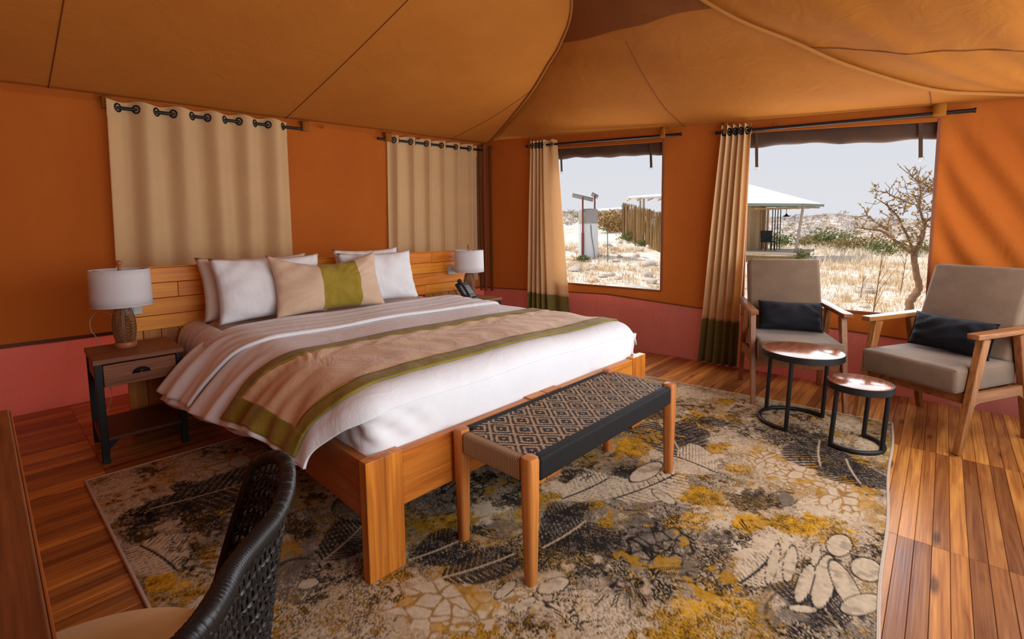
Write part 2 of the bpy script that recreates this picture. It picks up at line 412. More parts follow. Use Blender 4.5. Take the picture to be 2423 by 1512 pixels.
wr = tag(empty('wall_right', (WX, 0, 0)), kind='structure')
W1 = (1.945, 3.2, 0.605); W2 = (0.075, 1.21, 0.572)          # openings: y range, sill height
def w1top(y): return 1.955 + 0.064*(y-1.945)
def w2top(y): return 1.848 + 0.074*(y-0.06)
def fold_w(y, z):
    k = fold_noise(y*1.2, z)
    if y < 0.07:     # diagonal folds beside the big window
        f = smoothstep(0.08, -0.06, y)
        k += f*0.020*math.sin((y*1.25 - z*0.75)*23+0.6)*smoothstep(0.45, 1.0, z)*smoothstep(2.0, 1.6, z)
    return k
def wpatch(mb, y0, y1, zlo, zhi, nu, nv):
    def fn(u, v):
        y = y0+(y1-y0)*u; a = zlo(y) if callable(zlo) else zlo; b = zhi(y) if callable(zhi) else zhi
        z = a+(b-a)*v; return (fold_w(y, z), y, z)
    mb.grid(fn, nu, nv)
cv = MB(); T = lambda y: wtop(y)+0.05
wpatch(cv, -0.75, W2[0], wskirt, T, 50, 50)
wpatch(cv, W2[0], W2[1], wskirt, lambda y: W2[2] + 0.012*math.sin(PI*(y-W2[0])/(W2[1]-W2[0]))*-1, 16, 3)
wpatch(cv, W2[0], W2[1], w2top, T, 16, 3)
wpatch(cv, W2[1], W1[0], wskirt, T, 14, 16)
wpatch(cv, W1[0], W1[1], wskirt, W1[2], 14, 3)
wpatch(cv, W1[0], W1[1], w1top, T, 14, 3)
wpatch(cv, W1[1], 4.29, wskirt, T, 14, 16)
cv.build('canvas', M['wallc'], wr, smooth=True)
def ws(u, v):
    y = -0.75+u*5.04; z = -0.02+v*(wskirt(y)+0.02)
    k = 0.012*math.sin(8*y+3*z)+0.006*math.sin(21*y-12*z)+0.004*math.sin(33*y+38*z)
    return (-0.006+k*(1-v), y, z)
MB().grid(ws, 90, 10).build('skirt', M['skirt'], wr, smooth=True)
MB().tube([(-0.008, y, wskirt(y)) for y in np.linspace(-0.75, 4.27, 30)], 0.006, 6).build('skirt_seam', M['seam'], wr, smooth=True)

# two window openings, their bindings, rolled up flaps and straps
def window(name, W, top, straps, pad):
    wn = tag(empty(name, (WX, 0, 0)), kind='structure')
    y0, y1, zs = W; bw = 0.018
    MB().span((-0.012, y0-bw, zs-0.01), (0.008, y0, top(y0)+bw)).build('side_binding', M['binding'], wn, bevel=0.003)
    MB().span((-0.012, y1, zs-0.01), (0.008, y1+bw, top(y1)+bw)).build('side_binding', M['binding'], wn, bevel=0.003)
    MB().beam((-0.002, y0, zs-0.008), (-0.002, y1, zs-0.008), 0.02, 0.018).build('sill_binding', M['binding'], wn, bevel=0.003)
    MB().beam((-0.002, y0, top(y0)+0.016), (-0.002, y1, top(y1)+0.016), 0.02, 0.03).build('top_binding', M['wallc'], wn, bevel=0.003)
    def roll(u, v):
        y = y0-0.03+(y1-y0+0.06)*u; a = 2*PI*v
        r = 0.060+0.005*math.sin(9*y+2*a)+0.004*math.sin(23*y)
        return (0.062+0.040*math.cos(a), y, top(y)-0.040+r*math.sin(a)*1.05-0.005*math.sin(7*u))
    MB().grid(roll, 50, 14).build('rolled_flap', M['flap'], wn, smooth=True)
    for sy, ln in straps:
        zt = top(sy)
        st = MB().beam((0.012, sy, zt+0.005), (0.010, sy-0.012, zt-ln), 0.022, 0.004, (1, 0, 0)).build('strap', M['flap'], wn)
        rp = [(0.010, sy-0.012+0.016*math.cos(a), zt-ln-0.006+0.014*math.sin(a)) for a in np.linspace(0, 2*PI, 17)[:-1]]
        MB().tube(rp, 0.0022, 6, closed=True).build('ring', M['chrome'], st, smooth=True)
window('window_1', W1, w1top, [(2.07, 0.225), (3.09, 0.24)], 0)
window('window_2', W2, w2top, [(0.16, 0.225), (1.165, 0.27)], 0)
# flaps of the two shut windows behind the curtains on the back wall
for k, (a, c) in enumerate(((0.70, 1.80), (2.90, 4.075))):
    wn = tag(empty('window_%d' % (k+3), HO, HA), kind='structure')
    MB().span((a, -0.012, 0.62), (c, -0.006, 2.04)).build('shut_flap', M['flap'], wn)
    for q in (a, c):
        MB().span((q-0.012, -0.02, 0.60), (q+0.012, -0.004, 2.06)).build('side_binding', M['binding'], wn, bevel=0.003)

# corner binding between the two walls
tr = tag(empty('trim_1', (4.225, 4.25, 0)), kind='structure')
MB().span((-0.085, -0.012, 0.43), (-0.055, 0.012, 2.2)).build('edge_strip', M['seam'], tr, bevel=0.004)
MB().span((-0.06, -0.07, 0.43), (-0.035, -0.03, 2.2)).build('edge_strip', M['binding'], tr, bevel=0.006)
MB().span((-0.03, -0.15, 0.43), (-0.012, -0.11, 2.18)).build('edge_strip', M['seam'], tr, bevel=0.004)

wl = tag(empty('wall_left', (-0.72, 0, 0)), kind='structure')
MB().grid(lambda u, v: (fold_noise(u*5, v*2), -0.75+5.35*u, HSK+v*1.72), 30, 10).build('canvas', M['wallc'], wl, smooth=True)
MB().grid(lambda u, v: (0.004, -0.75+5.35*u, -0.02+v*(HSK+0.02)), 20, 3).build('skirt', M['skirt'], wl, smooth=True)
wf = tag(empty('wall_front', (0, -0.72, 0)), kind='structure')
MB().grid(lambda u, v: (-0.75+0.85*u, 0, 0.45+v*1.5), 10, 8).build('canvas', M['wallc'], wf, smooth=True)
MB().grid(lambda u, v: (4.02+0.22*u, 0, 0.45+v*1.5), 4, 8).build('canvas', M['wallc'], wf, smooth=True)
MB().span((-0.75, -0.01, -0.02), (0.10, 0.01, 0.45)).build('skirt', M['skirt'], wf)
MB().span((4.02, -0.01, -0.02), (4.24, 0.01, 0.45)).build('skirt', M['skirt'], wf)
MB().span((-0.75, -0.01, 1.92), (4.24, 0.01, 2.02)).build('valance', M['wallc'], wf)

# ------------------------------------------------------------------ tent roof
ceil = tag(empty('ceiling'), kind='structure')
HIPL = [(4.30, 4.27, 2.215), (4.0, 3.6, 2.385), (3.75, 3.08, 2.53), (3.5, 2.68, 2.64), (3.33, 2.42, 2.71), (2.97, 2.06, 2.80), (2.1, 1.55, 2.92)]
HIPR = [(4.24, -0.52, 1.915), (3.853, -0.133, 1.927), (3.611, 0.109, 1.949), (3.276, 0.444, 2.073), (3.056, 0.664, 2.193), (2.705, 1.015, 2.397), (2.1, 1.55, 2.92)]
def by_x(H, x):
    lo, hi = 0.0, 1.0
    for _ in range(30):
        md = (lo+hi)/2
        if poly_at(H, md).x > x: lo = md
        else: hi = md
    return poly_at(H, lo)
def hye(x): return 4.527-0.0612*(x-0.07)+0.03
def roof_back(x0, x1, nu, nv):
    def fn(u, v):
        x = x0+(x1-x0)*u; e = Vector((x, hye(x), htop(x-0.07)))
        t = by_x(HIPL, x) if x > 2.1 else Vector((x, 1.55, 2.92))
        p = e.lerp(t, v); L = (t-e).length
        p.z -= 0.035*math.sin(PI*v)*min(1, L/1.5) + 0.004*math.sin(9*v+4*x)*v
        return p
    return MB().grid(fn, nu, nv)
for a, c in ((-0.78, 0.40), (0.40, 1.92), (1.92, 3.74), (3.74, 4.295)):
    roof_back(a, c, 16, 24).build('roof_panel', M['roof'], ceil, smooth=True)
for xs in (0.40, 1.92, 3.74):
    pts = []
    for k in range(25):
        v = k/24; e = Vector((xs, hye(xs), htop(xs-0.07))); t = by_x(HIPL, xs) if xs > 2.1 else Vector((xs, 1.55, 2.92))
        p = e.lerp(t, v); p.z -= 0.035*math.sin(PI*v)*min(1, (t-e).length/1.5)+0.004*math.sin(9*v+4*xs)*v+0.001; pts.append(p)
    MB().tube(pts, 0.0035, 5).build('roof_seam', M['seam'], ceil, smooth=True)
def roof_side(t0, t1, off=0.0):
    def fn(u, v):
        t = t0+(t1-t0)*v
        a, c = poly_at(HIPL, t), poly_at(HIPR, t); p = a.lerp(c, u)
        if t0 > 0.3:      # double layer with an arched lower edge
            t2 = t + (0.105*u + 0.035*math.sin(PI*u))*(1-v)
            p = poly_at(HIPL, min(1, t2)).lerp(poly_at(HIPR, min(1, t2)), u)
        p.z += -0.05*math.sin(PI*u)*math.sin(PI*t) + 0.006*math.sin(14*u+5*t)*math.sin(PI*t) + off
        return p
    return fn
MB().grid(roof_side(0.0, 1.0), 40, 30).build('roof_panel', M['roof'], ceil, smooth=True)
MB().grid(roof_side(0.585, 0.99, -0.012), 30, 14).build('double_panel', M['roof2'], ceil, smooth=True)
def roof_front(u, v):
    x = -0.78+(4.24+0.78)*u
    t = by_x(HIPR, x) if x > 2.1 else Vector((x, 1.55, 2.92))
    e = Vector((x, -0.78, 1.90)); p = e.lerp(t, v)
    p.z += -0.06*math.sin(PI*v)*min(1, (t-e).length/1.5)+0.004*math.sin(5*x+3*v)*math.sin(PI*v)+0.009*math.sin(19*v+1.2*x)*v*(1-v)*4+0.004*math.sin(43*v-2*x)*v*(1-v)*4
    return p
MB().grid(roof_front, 60, 40).build('roof_panel', M['roof'], ceil, smooth=True)
for u0 in (0.775,):
    MB().tube([Vector(roof_front(u0, k/20))-Vector((0, 0, 0.001)) for k in range(21)], 0.0035, 5).build('roof_seam', M['seam'], ceil, smooth=True)
fs_ = roof_side(0.0, 1.0)
for y_, t1_ in ((1.74, 0.60), (0.11, 0.27)):          # seams running straight up the slope
    pts = []
    for k in range(25):
        t = t1_*k/24; lo, hi = 0.0, 1.0
        for _ in range(24):
            md = (lo+hi)/2
            if Vector(fs_(md, t)).y > y_: lo = md
            else: hi = md
        if 0.002 < lo < 0.998: pts.append(Vector(fs_(lo, t))-Vector((0, 0, 0.001)))
    MB().tube(pts, 0.003, 5).build('roof_seam', M['seam'], ceil, smooth=True)
for H in (HIPL, HIPR):
    P = catm(H, 40)
    MB().tube([p+Vector((-0.012, 0.0, -0.012)) for p in P], 0.011, 8).build('hip_piping', M['piping'], ceil, smooth=True)
    MB().tube([p+Vector((0.016, -0.012, -0.008)) for p in P], 0.006, 6).build('hip_piping', M['roof'], ceil, smooth=True)

# little metal hooks below the eaves
def hook_at(p, parent, nrm):
    pts = [(p[0]+nrm[0]*0.012*0, p[1], p[2]+0.03)]
    for a in np.linspace(PI*0.5, -PI*1.2, 14):
        q = 0.016
        if nrm[0]: pts.append((p[0]-0.018, p[1]+q*math.cos(a), p[2]+q*math.sin(a)))
        else: pts.append((p[0]+q*math.cos(a), p[1]-0.018, p[2]+q*math.sin(a)))
    MB().tube(pts[1:], 0.0028, 6).build('hook', M['seam'], parent, smooth=True)
for x in (0.86, 2.16, 3.22): hook_at((x, -0.02, htop(x)-0.035), wb, (0, 1, 0))
hook_at((4.08, -0.02, htop(4.1)-0.04), wb, (0, 1, 0))
for y in (4.05, 2.83, 1.02): hook_at((-0.02, y, wtop(y)-0.04), wr, (1, 0, 0))

# ------------------------------------------------------------------ bed
bed = tag(empty('bed', BO, BA), 'wide orange wooden double bed with a planked headboard and slab corner posts', 'bed')
ZR = 0.432
for x0, x1, nm in ((0.0, 0.142, 'post'), (1.704, 1.846, 'post'), (0.815, 0.918, 'post'), (0.924, 1.03, 'post')):
    MB().span((x0, -0.002, 0.012), (x1, 0.042, ZR+0.004)).build(nm, M['bedwoodz'], bed, bevel=0.003)
for x0, x1 in ((0.143, 0.814), (1.031, 1.703)):
    MB().span((x0, 0.002, 0.232), (x1, 0.038, ZR-0.002)).build('foot_rail', M['bedwood'], bed, bevel=0.003)
for x0 in (0.006, 1.80):
    MB().span((x0, 0.043, 0.228), (x0+0.036, 2.24, ZR-0.004)).build('side_rail', M['bedwoody'], bed, bevel=0.003)
MB().span((0.042, 0.05, 0.25), (1.80, 2.24, 0.285)).build('slat_base', M['darkwood'], bed)
# headboard: four courses of boards on two leg panels
HX0, HX1 = -0.355, 2.40
zb = [0.588, 0.678, 0.784, 0.881, 0.976]
joints = [[0.85, 1.9], [0.62, 1.62], [-0.03, 1.25, 2.12], [0.12, 1.05, 1.98]]
for k in range(4):
    xs = [HX0]+joints[k]+[HX1]
    for a, c in zip(xs[:-1], xs[1:]):
        MB().span((a+0.0008, 2.285+random.random()*0.002, zb[k]+0.0015), (c-0.0008, 2.318, zb[k+1]-0.0015)).build('headboard_plank', M['pine'], bed, bevel=0.003)
MB().span((HX0-0.002, 2.283, 0.9765), (HX1+0.002, 2.345, 0.984)).build('headboard_cap', M['pine'], bed, bevel=0.003)
MB().span((HX0+0.01, 2.319, 0.59), (HX1-0.01, 2.34, 0.976)).build('headboard_backing', M['pinez'], bed)
for x0 in (-0.32, 1.90):
    for k in range(5):
        a = x0+k*0.094
        MB().span((a, 2.30, 0.0), (a+0.092, 2.335, 0.5875)).build('headboard_leg_board', M['pinez'], bed, bevel=0.003)
for x0 in (0.15, 1.66):
    MB().span((x0, 2.241, 0.2), (x0+0.09, 2.30, 0.5)).build('headboard_bracket', M['bedwoodz'], bed, bevel=0.003)

# mattress with fitted sheet
mt_ = MB()
def rbox(mb, x0, x1, y0, y1, z0, z1, r, n=5):
    bm = bmesh.new(); bmesh.ops.create_cube(bm, size=1)
    for v in bm.verts:
        v.co.x = x0 if v.co.x < 0 else x1; v.co.y = y0 if v.co.y < 0 else y1; v.co.z = z0 if v.co.z < 0 else z1
    bmesh.ops.bevel(bm, geom=list(bm.edges)+list(bm.verts), offset=r, segments=n, profile=0.5, affect='EDGES')
    bm.verts.index_update(); vs_ = [tuple(v.co) for v in bm.verts]; fs = [tuple(v.index for v in f.verts) for f in bm.faces]; bm.free()
    return mb.add(vs_, fs)
mat_ = empty('mattress', BO, BA); tag(mat_, 'thick mattress in a pale fitted sheet on the wooden bed', 'mattress')
rbox(mt_, 0.068, 1.775, 0.085, 2.278, 0.287, 0.607, 0.085, 6).build('fitted_sheet', M['sheet'], mat_, smooth=True)
# sheet corner puffing out by the left nightstand
def puff(u, v):
    y = 1.2+1.07*u; a = v*PI*0.5
    r = 0.10
    k = 0.006*math.sin(60*y)*v
    return (0.062-(0.13+k)*math.sin(a)*smoothstep(1.15, 1.7, y), y, 0.618-0.02*(1-math.cos(a))-0.20*v*v*v-0.02*v)
MB().grid(puff, 40, 14).build('hanging_sheet', M['sheet'], mat_, smooth=True, solid=0.006)

# duvet: one skin over the top, down the left side and tucked in at the foot
ZT = 0.635
def topz(x, y):
    z = ZT + 0.006*math.sin(2.3*x+1.7*y) + 0.003*math.sin(9*x-5*y) + 0.0025*math.sin(17*y+6*x) - 0.012*(1-math.sin(PI*min(1, max(0, (x+0.05)/1.9))))
    z += 0.002*math.sin(40*x+3*math.sin(11*y))*math.exp(-((y-0.45)/0.25)**2)
    if y < 0.15:
        q = min(1, (0.15-y)/0.105); z -= 0.0945*(1-math.sqrt(max(0, 1-q*q)))
    return z
HEM = [(-0.10, 0.20, 0.375), (-0.13, 0.40, 0.395), (-0.16, 0.60, 0.415), (-0.19, 0.90, 0.37), (-0.215, 1.25, 0.335), (-0.25, 1.70, 0.295), (-0.25, 1.80, 0.29)]
def hem(y):
    for a, c in zip(HEM[:-1], HEM[1:]):
        if y <= c[1] or c is HEM[-1]:
            t = max(0, min(1, (y-a[1])/(c[1]-a[1]))); return a[0]+(c[0]-a[0])*t, a[2]+(c[2]-a[2])*t
XL, XR = 0.17, 1.845
def bez(p, t): a, b_, c, d = p; s = 1-t; return a*s**3+3*b_*s*s*t+3*c*s*t*t+d*t**3
def side(y, h, off=0.0):
    """left hang: h 0 at the top edge .. 1 at the hem; y is measured at the top, the hang fans a little"""
    yy = y + smoothstep(0.2, 1.0, h)*(0.21*math.exp(-y/0.30) + 0.05*smoothstep(0.5, 1.2, y)*(1-smoothstep(1.2, 1.7, y)))
    hx, hz = hem(yy)
    z0 = topz(XL, y)
    P = (Vector((XL, yy if h > 0.5 else y, z0)), Vector((0.03, y, z0-0.003)), Vector((-0.055, yy, min(0.56, z0-0.06))), Vector((hx, yy, hz)))
    p = bez(P, h); p.y = yy
    t = (bez(P, min(1, h+0.02))-bez(P, max(0, h-0.02))); n = Vector((t.z, 0, -t.x)).normalized()
    f = smoothstep(0.15, 1.0, h)
    k = f*(0.016*math.sin(26*p.y+1.5*math.sin(7*p.y)) + 0.008*math.sin(57*p.y+2*h) + 0.006*math.sin(11*p.y-4*h))*smoothstep(0.15, 0.5, p.y)
    k += 0.004*math.sin(30*p.y+9*h)*f
    return p + n*(k+off)
def surf(y, s, off=0.0):
    """s in 0..1 across the top from right to left, 1..2 down the left hang"""
    if s <= 1:
        x = XR+(XL-XR)*s
        e = max(0, (x-(XR-0.09))/0.09)
        return Vector((x-0.02*e*e, y, topz(x, y)-0.20*(1-math.sqrt(max(0, 1-(e*0.93)**2)))*0.5 + off))
    return side(y, s-1, off)
duv = tag(empty('duvet', BO, BA), 'white cotton duvet spread over the bed and hanging down its left side', 'duvet')
d = MB()
d.grid(lambda u, v: surf(0.05+1.68*v**1.35, 2*u), 124, 120)
# right hang
def right_hang(u, v):
    y = 0.06+1.67*v; z0 = topz(XR, y)-0.060; q = smoothstep(0.0, 0.06, v)
    return (XR-0.022-0.02*(1-q)-0.006*math.sin(PI*u)*q, y, z0+(0.425+0.004*math.sin(40*v)-z0)*u)
d.grid(right_hang, 6, 60)
# foot end: rounded over and tucked behind the foot rail
def foot(u, v):
    # along the foot end from right to left, round the corner, then back under the left hang
    xr, xc, R = XR-0.022, 0.105, 0.062
    L1 = xr-xc; L2 = R*PI/2; L3 = 0.30; q = u*(L1+L2+L3)
    if q < L1: x, y, nx, ny = xr-q, 0.0, 0.0, -1.0
    elif q < L1+L2:
        a = (q-L1)/R; x, y, nx, ny = xc-R*math.sin(a), R*(1-math.cos(a)), -math.sin(a), -math.cos(a)
    else: x, y, nx, ny = xc-R, R+(q-L1-L2), -1.0, 0.0
    e = smoothstep(L1-0.30, L1, q)*(1-smoothstep(L1+L2, L1+L2+0.2, q)); er = smoothstep(0.09, 0.0, q)
    z0 = topz(max(x, 0.12), 0.053)-0.012*smoothstep(L1-0.05, L1+L2, q); z = z0+(0.412-z0)*v
    k = e*(0.006*math.sin(52*q+9*v)+0.004*math.sin(33*q-14*v))*math.sin(PI*v)+0.002*math.sin(13*x)*v-0.010*e*math.sin(PI*v)
    k -= 0.03*er*v
    return (x+nx*k, max(0.053+y+ny*k-0.003*v, 0.046), z)
d.grid(foot, 150, 20)
d.build('cover', M['white'], duv, smooth=True, solid=0.012)
# turned-down top of the duvet near the pillows
def flap(u, v):
    s = 0.015+1.945*u; y = 1.205+0.545*v + 0.010*math.sin(9*u)*(1-v)
    p = surf(y, s, 0.010+0.010*math.exp(-((v-0.0)/0.06)**2)+0.003*math.sin(50*y+4*math.sin(5*u)))
    if v < 0.001: p.z -= 0.010
    if s > 1:
        h = s-1; p.y += -0.0*h; p.x -= 0.012*h; p += Vector((-0.008*math.sin(34*y)*h, 0, 0))
    return p
MB().grid(flap, 110, 40).build('turned_down_flap', M['white'], duv, smooth=True, solid=0.014)
# inner lining showing below the hem
def lining(u, v):
    y = 0.34+1.36*u; hx, hz = hem(y)
    return (hx+0.02+0.07*v+0.01*math.sin(14*y), y, hz-0.012-0.045*math.sin(PI*0.8*v)+0.02*v)
MB().grid(lining, 60, 6).build('lining', M['sheet'], duv, smooth=True, solid=0.006)

# bed runner with olive borders
run = tag(empty('bed_runner', BO, BA), 'sand coloured velvet bed runner with olive borders laid across the white duvet', 'bed runner')
def yr(s, q):
    """q 0 lower edge .. 1 upper edge"""
    lo, hi = 0.158, 0.845
    f = max(0, s-1); 
    return (lo+(hi-lo)*q) + f*(0.0+0.05*q)
def rs(q0, q1, s0, s1, off):
    def fn(u, v):
        s = s0+(s1-s0)*u; q = q0+(q1-q0)*v
        wv = 0.0
        if 0.12 < q < 0.9: wv = 0.004*math.sin(60*s+6*math.sin(9*q))*math.exp(-((q-0.8)/0.10)**2)*(1 if s < 1.2 else 0.3) + 0.003*math.sin(9*s+14*q)*math.sin(5*q+3*s)
        return surf(yr(s, q), s, off+wv)
    return fn
MB().grid(rs(0.13, 0.865, 0.0, 1.80, 0.012), 100, 34).build('velvet_panel', M['velvet'], run, smooth=True, solid=0.006)
for q0, q1, nm in ((0.865, 1.0, 'olive_border'), (0.0, 0.135, 'olive_border')):
    MB().grid(rs(q0, q1, 0.0, 1.96, 0.014), 100, 6).build(nm, M['ovelvet'], run, smooth=True, solid=0.007)
MB().grid(rs(0.0, 1.0, 1.79, 1.965, 0.0145), 12, 34).build('olive_border', M['ovelvet'], run, smooth=True, solid=0.008)
for q in (0.135, 0.865):
    MB().tube([surf(yr(s, q), s, 0.017) for s in np.linspace(0.0, 1.8, 70)], 0.0022, 5).build('stitching', M['ovelvet'], run, smooth=True)

# ------------------------------------------------------------------ pillows
def pillow_mesh(wd, ht, th, pinch=0.05, n=26, seed=0, sag=0.0, flange=0.0):
    r = random.Random(seed); ph = [r.uniform(0, 6) for _ in range(6)]
    mb = MB()
    def fn(sgn):
        def g(u, v):
            a, b_ = 2*u-1, 2*v-1
            ea, eb = (1-abs(a)**2.6), (1-abs(b_)**2.6)
            t = th/2*(max(0, ea)**0.55)*(max(0, eb)**0.55)
            px = a*wd/2*(1-pinch*(1-b_*b_)*abs(a)**3); pz = b_*ht/2*(1-pinch*1.3*(1-a*a)*abs(b_)**3)
            cr = (abs(a)*abs(b_))**3
            px *= 1+0.03*cr; pz *= 1+0.05*cr
            wn = 0.006*math.sin(8*a+ph[0]+3*b_)*math.sin(6*b_+ph[1])+0.004*math.sin(15*a*b_+ph[2]+5*a)
            wn += 0.006*math.sin(22*math.atan2(b_, a)+ph[3])*min(1, (a*a+b_*b_)*0.6)*ea*eb*1.5
            pz -= sag*(1-a*a)*(b_+1)/2
            return (px, sgn*(t+wn*min(1, t*30)), pz)
        return g
    mb.grid(fn(1), n, n); mb.grid(fn(-1), n, n)
    return mb
def weld(o):
    bm = bmesh.new(); bm.from_mesh(o.data); bmesh.ops.remove_doubles(bm, verts=bm.verts, dist=0.0004)
    bmesh.ops.recalc_face_normals(bm, faces=bm.faces); bm.to_mesh(o.data); bm.free()
    for p in o.data.polygons: p.use_smooth = True
    return o
def pillow(name, xc, yb, zb_, wd, ht, th, lean, mat, label, seed, rz=0.0, roll=0.0, cat='pillow', sag=0.0):
    mb = pillow_mesh(wd, ht, th, seed=seed, sag=sag); mb.v = [(x, y, z+ht/2) for x, y, z in mb.v]
    o = weld(mb.build(name, mat, None, smooth=True))
    o.location = BW(xc, yb, zb_); o.rotation_euler = (Matrix.Rotation(BA+rz, 3, 'Z') @ Matrix.Rotation(-lean, 3, 'X') @ Matrix.Rotation(roll, 3, 'Y')).to_euler()
    return tag(o, label, cat)
ZP = 0.648
pillow('pillow', 0.39, 2.03, ZP-0.005, 0.68, 0.40, 0.15, 0.30, M['cream'], 'cream pillow standing behind the left white pillow, against the headboard', 3, 0.0)
pillow('pillow', 0.43, 1.885, ZP-0.012, 0.68, 0.405, 0.17, 0.30, M['cotton'], 'plump white pillow left of the sand and olive cushion', 5, 0.03)
pillow('pillow', 1.245, 2.09, ZP+0.02, 0.56, 0.38, 0.14, 0.22, M['cotton'], 'white pillow behind the cushion, against the headboard middle', 8, 0.0)
pillow('pillow', 1.25, 1.93, ZP-0.01, 0.62, 0.395, 0.16, 0.30, M['cotton'], 'plump white pillow right of the sand and olive cushion', 12, -0.02)
# cushion in three panels
cus = empty('cushion'); tag(cus, 'sand coloured cushion with a wide olive middle band leaning on the pillows', 'cushion')
cm = pillow_mesh(0.76, 0.40, 0.17, seed=21, sag=0.06); 
cm.v = [(x, y, z+0.20) for x, y, z in cm.v]
def part_of(mb, keep):
    q = MB(); q.v = list(mb.v); q.f = [f for f in mb.f if keep(sum(mb.v[i][0] for i in f)/4)]
    used = sorted({i for f in q.f for i in f}); mp = {i: k for k, i in enumerate(used)}
    q.v = [mb.v[i] for i in used]; q.f = [tuple(mp[i] for i in f) for f in q.f]; return q
cm2 = pillow_mesh(0.76, 0.40, 0.17, seed=21, sag=0.065, n=52); cm2.v = [(x, y, z+0.20) for x, y, z in cm2.v]
for a, c, nm, mtl in ((-1, -0.085, 'sand_panel', 'cushion'), (-0.085, 0.195, 'olive_band', 'ocush'), (0.195, 1, 'sand_panel', 'cushion')):
    weld(part_of(cm2, lambda x: a <= x < c).build(nm, M[mtl], cus, smooth=True))
cus.location = BW(0.765, 1.765, ZP+0.002); cus.rotation_euler = (Matrix.Rotation(BA+0.0, 3, 'Z') @ Matrix.Rotation(-0.30, 3, 'X')).to_euler()

# ------------------------------------------------------------------ nightstands
def make_nightstand():
    r = empty('nightstand')
    MB().span((-0.195, -0.213, 0.525), (0.195, 0.213, 0.55)).build('top', M['nightwood'], r, bevel=0.003)
    for sx_ in (-1, 1):
        for sy_ in (-1, 1):
            x, y = sx_*0.174, sy_*0.19
            MB().span((x-0.016, y-0.016, 0), (x+0.016, y+0.016, 0.5248)).build('leg', M['black'], r, bevel=0.0025)
        MB().span((sx_*0.174-0.009, -0.173, 0.425), (sx_*0.174+0.009, 0.173, 0.5245)).build('side_panel', M['nightwood'], r, bevel=0.002)
        MB().span((sx_*0.174-0.012, -0.173, 0.092), (sx_*0.174+0.012, 0.173, 0.116)).build('stretcher', M['black'], r, bevel=0.002)
        MB().prism([(sx_*0.157, 0.1165), (sx_*0.157, 0.07), (sx_*0.11, 0.1165)], 0.004, 'y', -0.196).build('bracket', M['black'], r)
    dr = MB().span((-0.156, -0.207, 0.402), (0.156, -0.185, 0.517)).build('drawer', M['nightwood'], r, bevel=0.0025)
    cup = MB()
    def cupf(u, v):
        a = PI*u; b_ = PI*0.5*v
        return (-0.036*math.cos(a)*math.cos(b_*0.9)*1.0, -0.207-0.018*math.sin(b_)*math.sin(a)**0.5, 0.452+0.026*math.sin(a)*math.cos(b_*0.75))
    cup.grid(cupf, 18, 8)
    cup.tube([(-0.037*math.cos(a), -0.208, 0.452+0.027*math.sin(a)) for a in np.linspace(0, PI, 18)], 0.0025, 6)
    cup.build('handle', M['black'], dr, smooth=True, solid=0.002)
    MB().span((-0.156, -0.180, 0.40), (0.156, 0.205, 0.405)).build('drawer_bottom', M['darkwood'], r)
    MB().span((-0.157, 0.19, 0.42), (0.157, 0.203, 0.5245)).build('back_panel', M['darkwood'], r)
    MB().span((-0.188, -0.204, 0.117), (0.188, 0.204, 0.134)).build('shelf', M['darkwood'], r, bevel=0.002)
    return r
ns = make_nightstand(); ns.location = BW(-0.318, 1.999); ns.rotation_euler.z = BA
tag(ns, 'dark wood and black steel nightstand with one drawer and lower shelf, left of the bed', 'nightstand')
n2 = copy_tree(ns); n2.location = BW(2.205, 1.99)
n2['label'] = 'nightstand on the far side of the bed, carrying the black telephone'

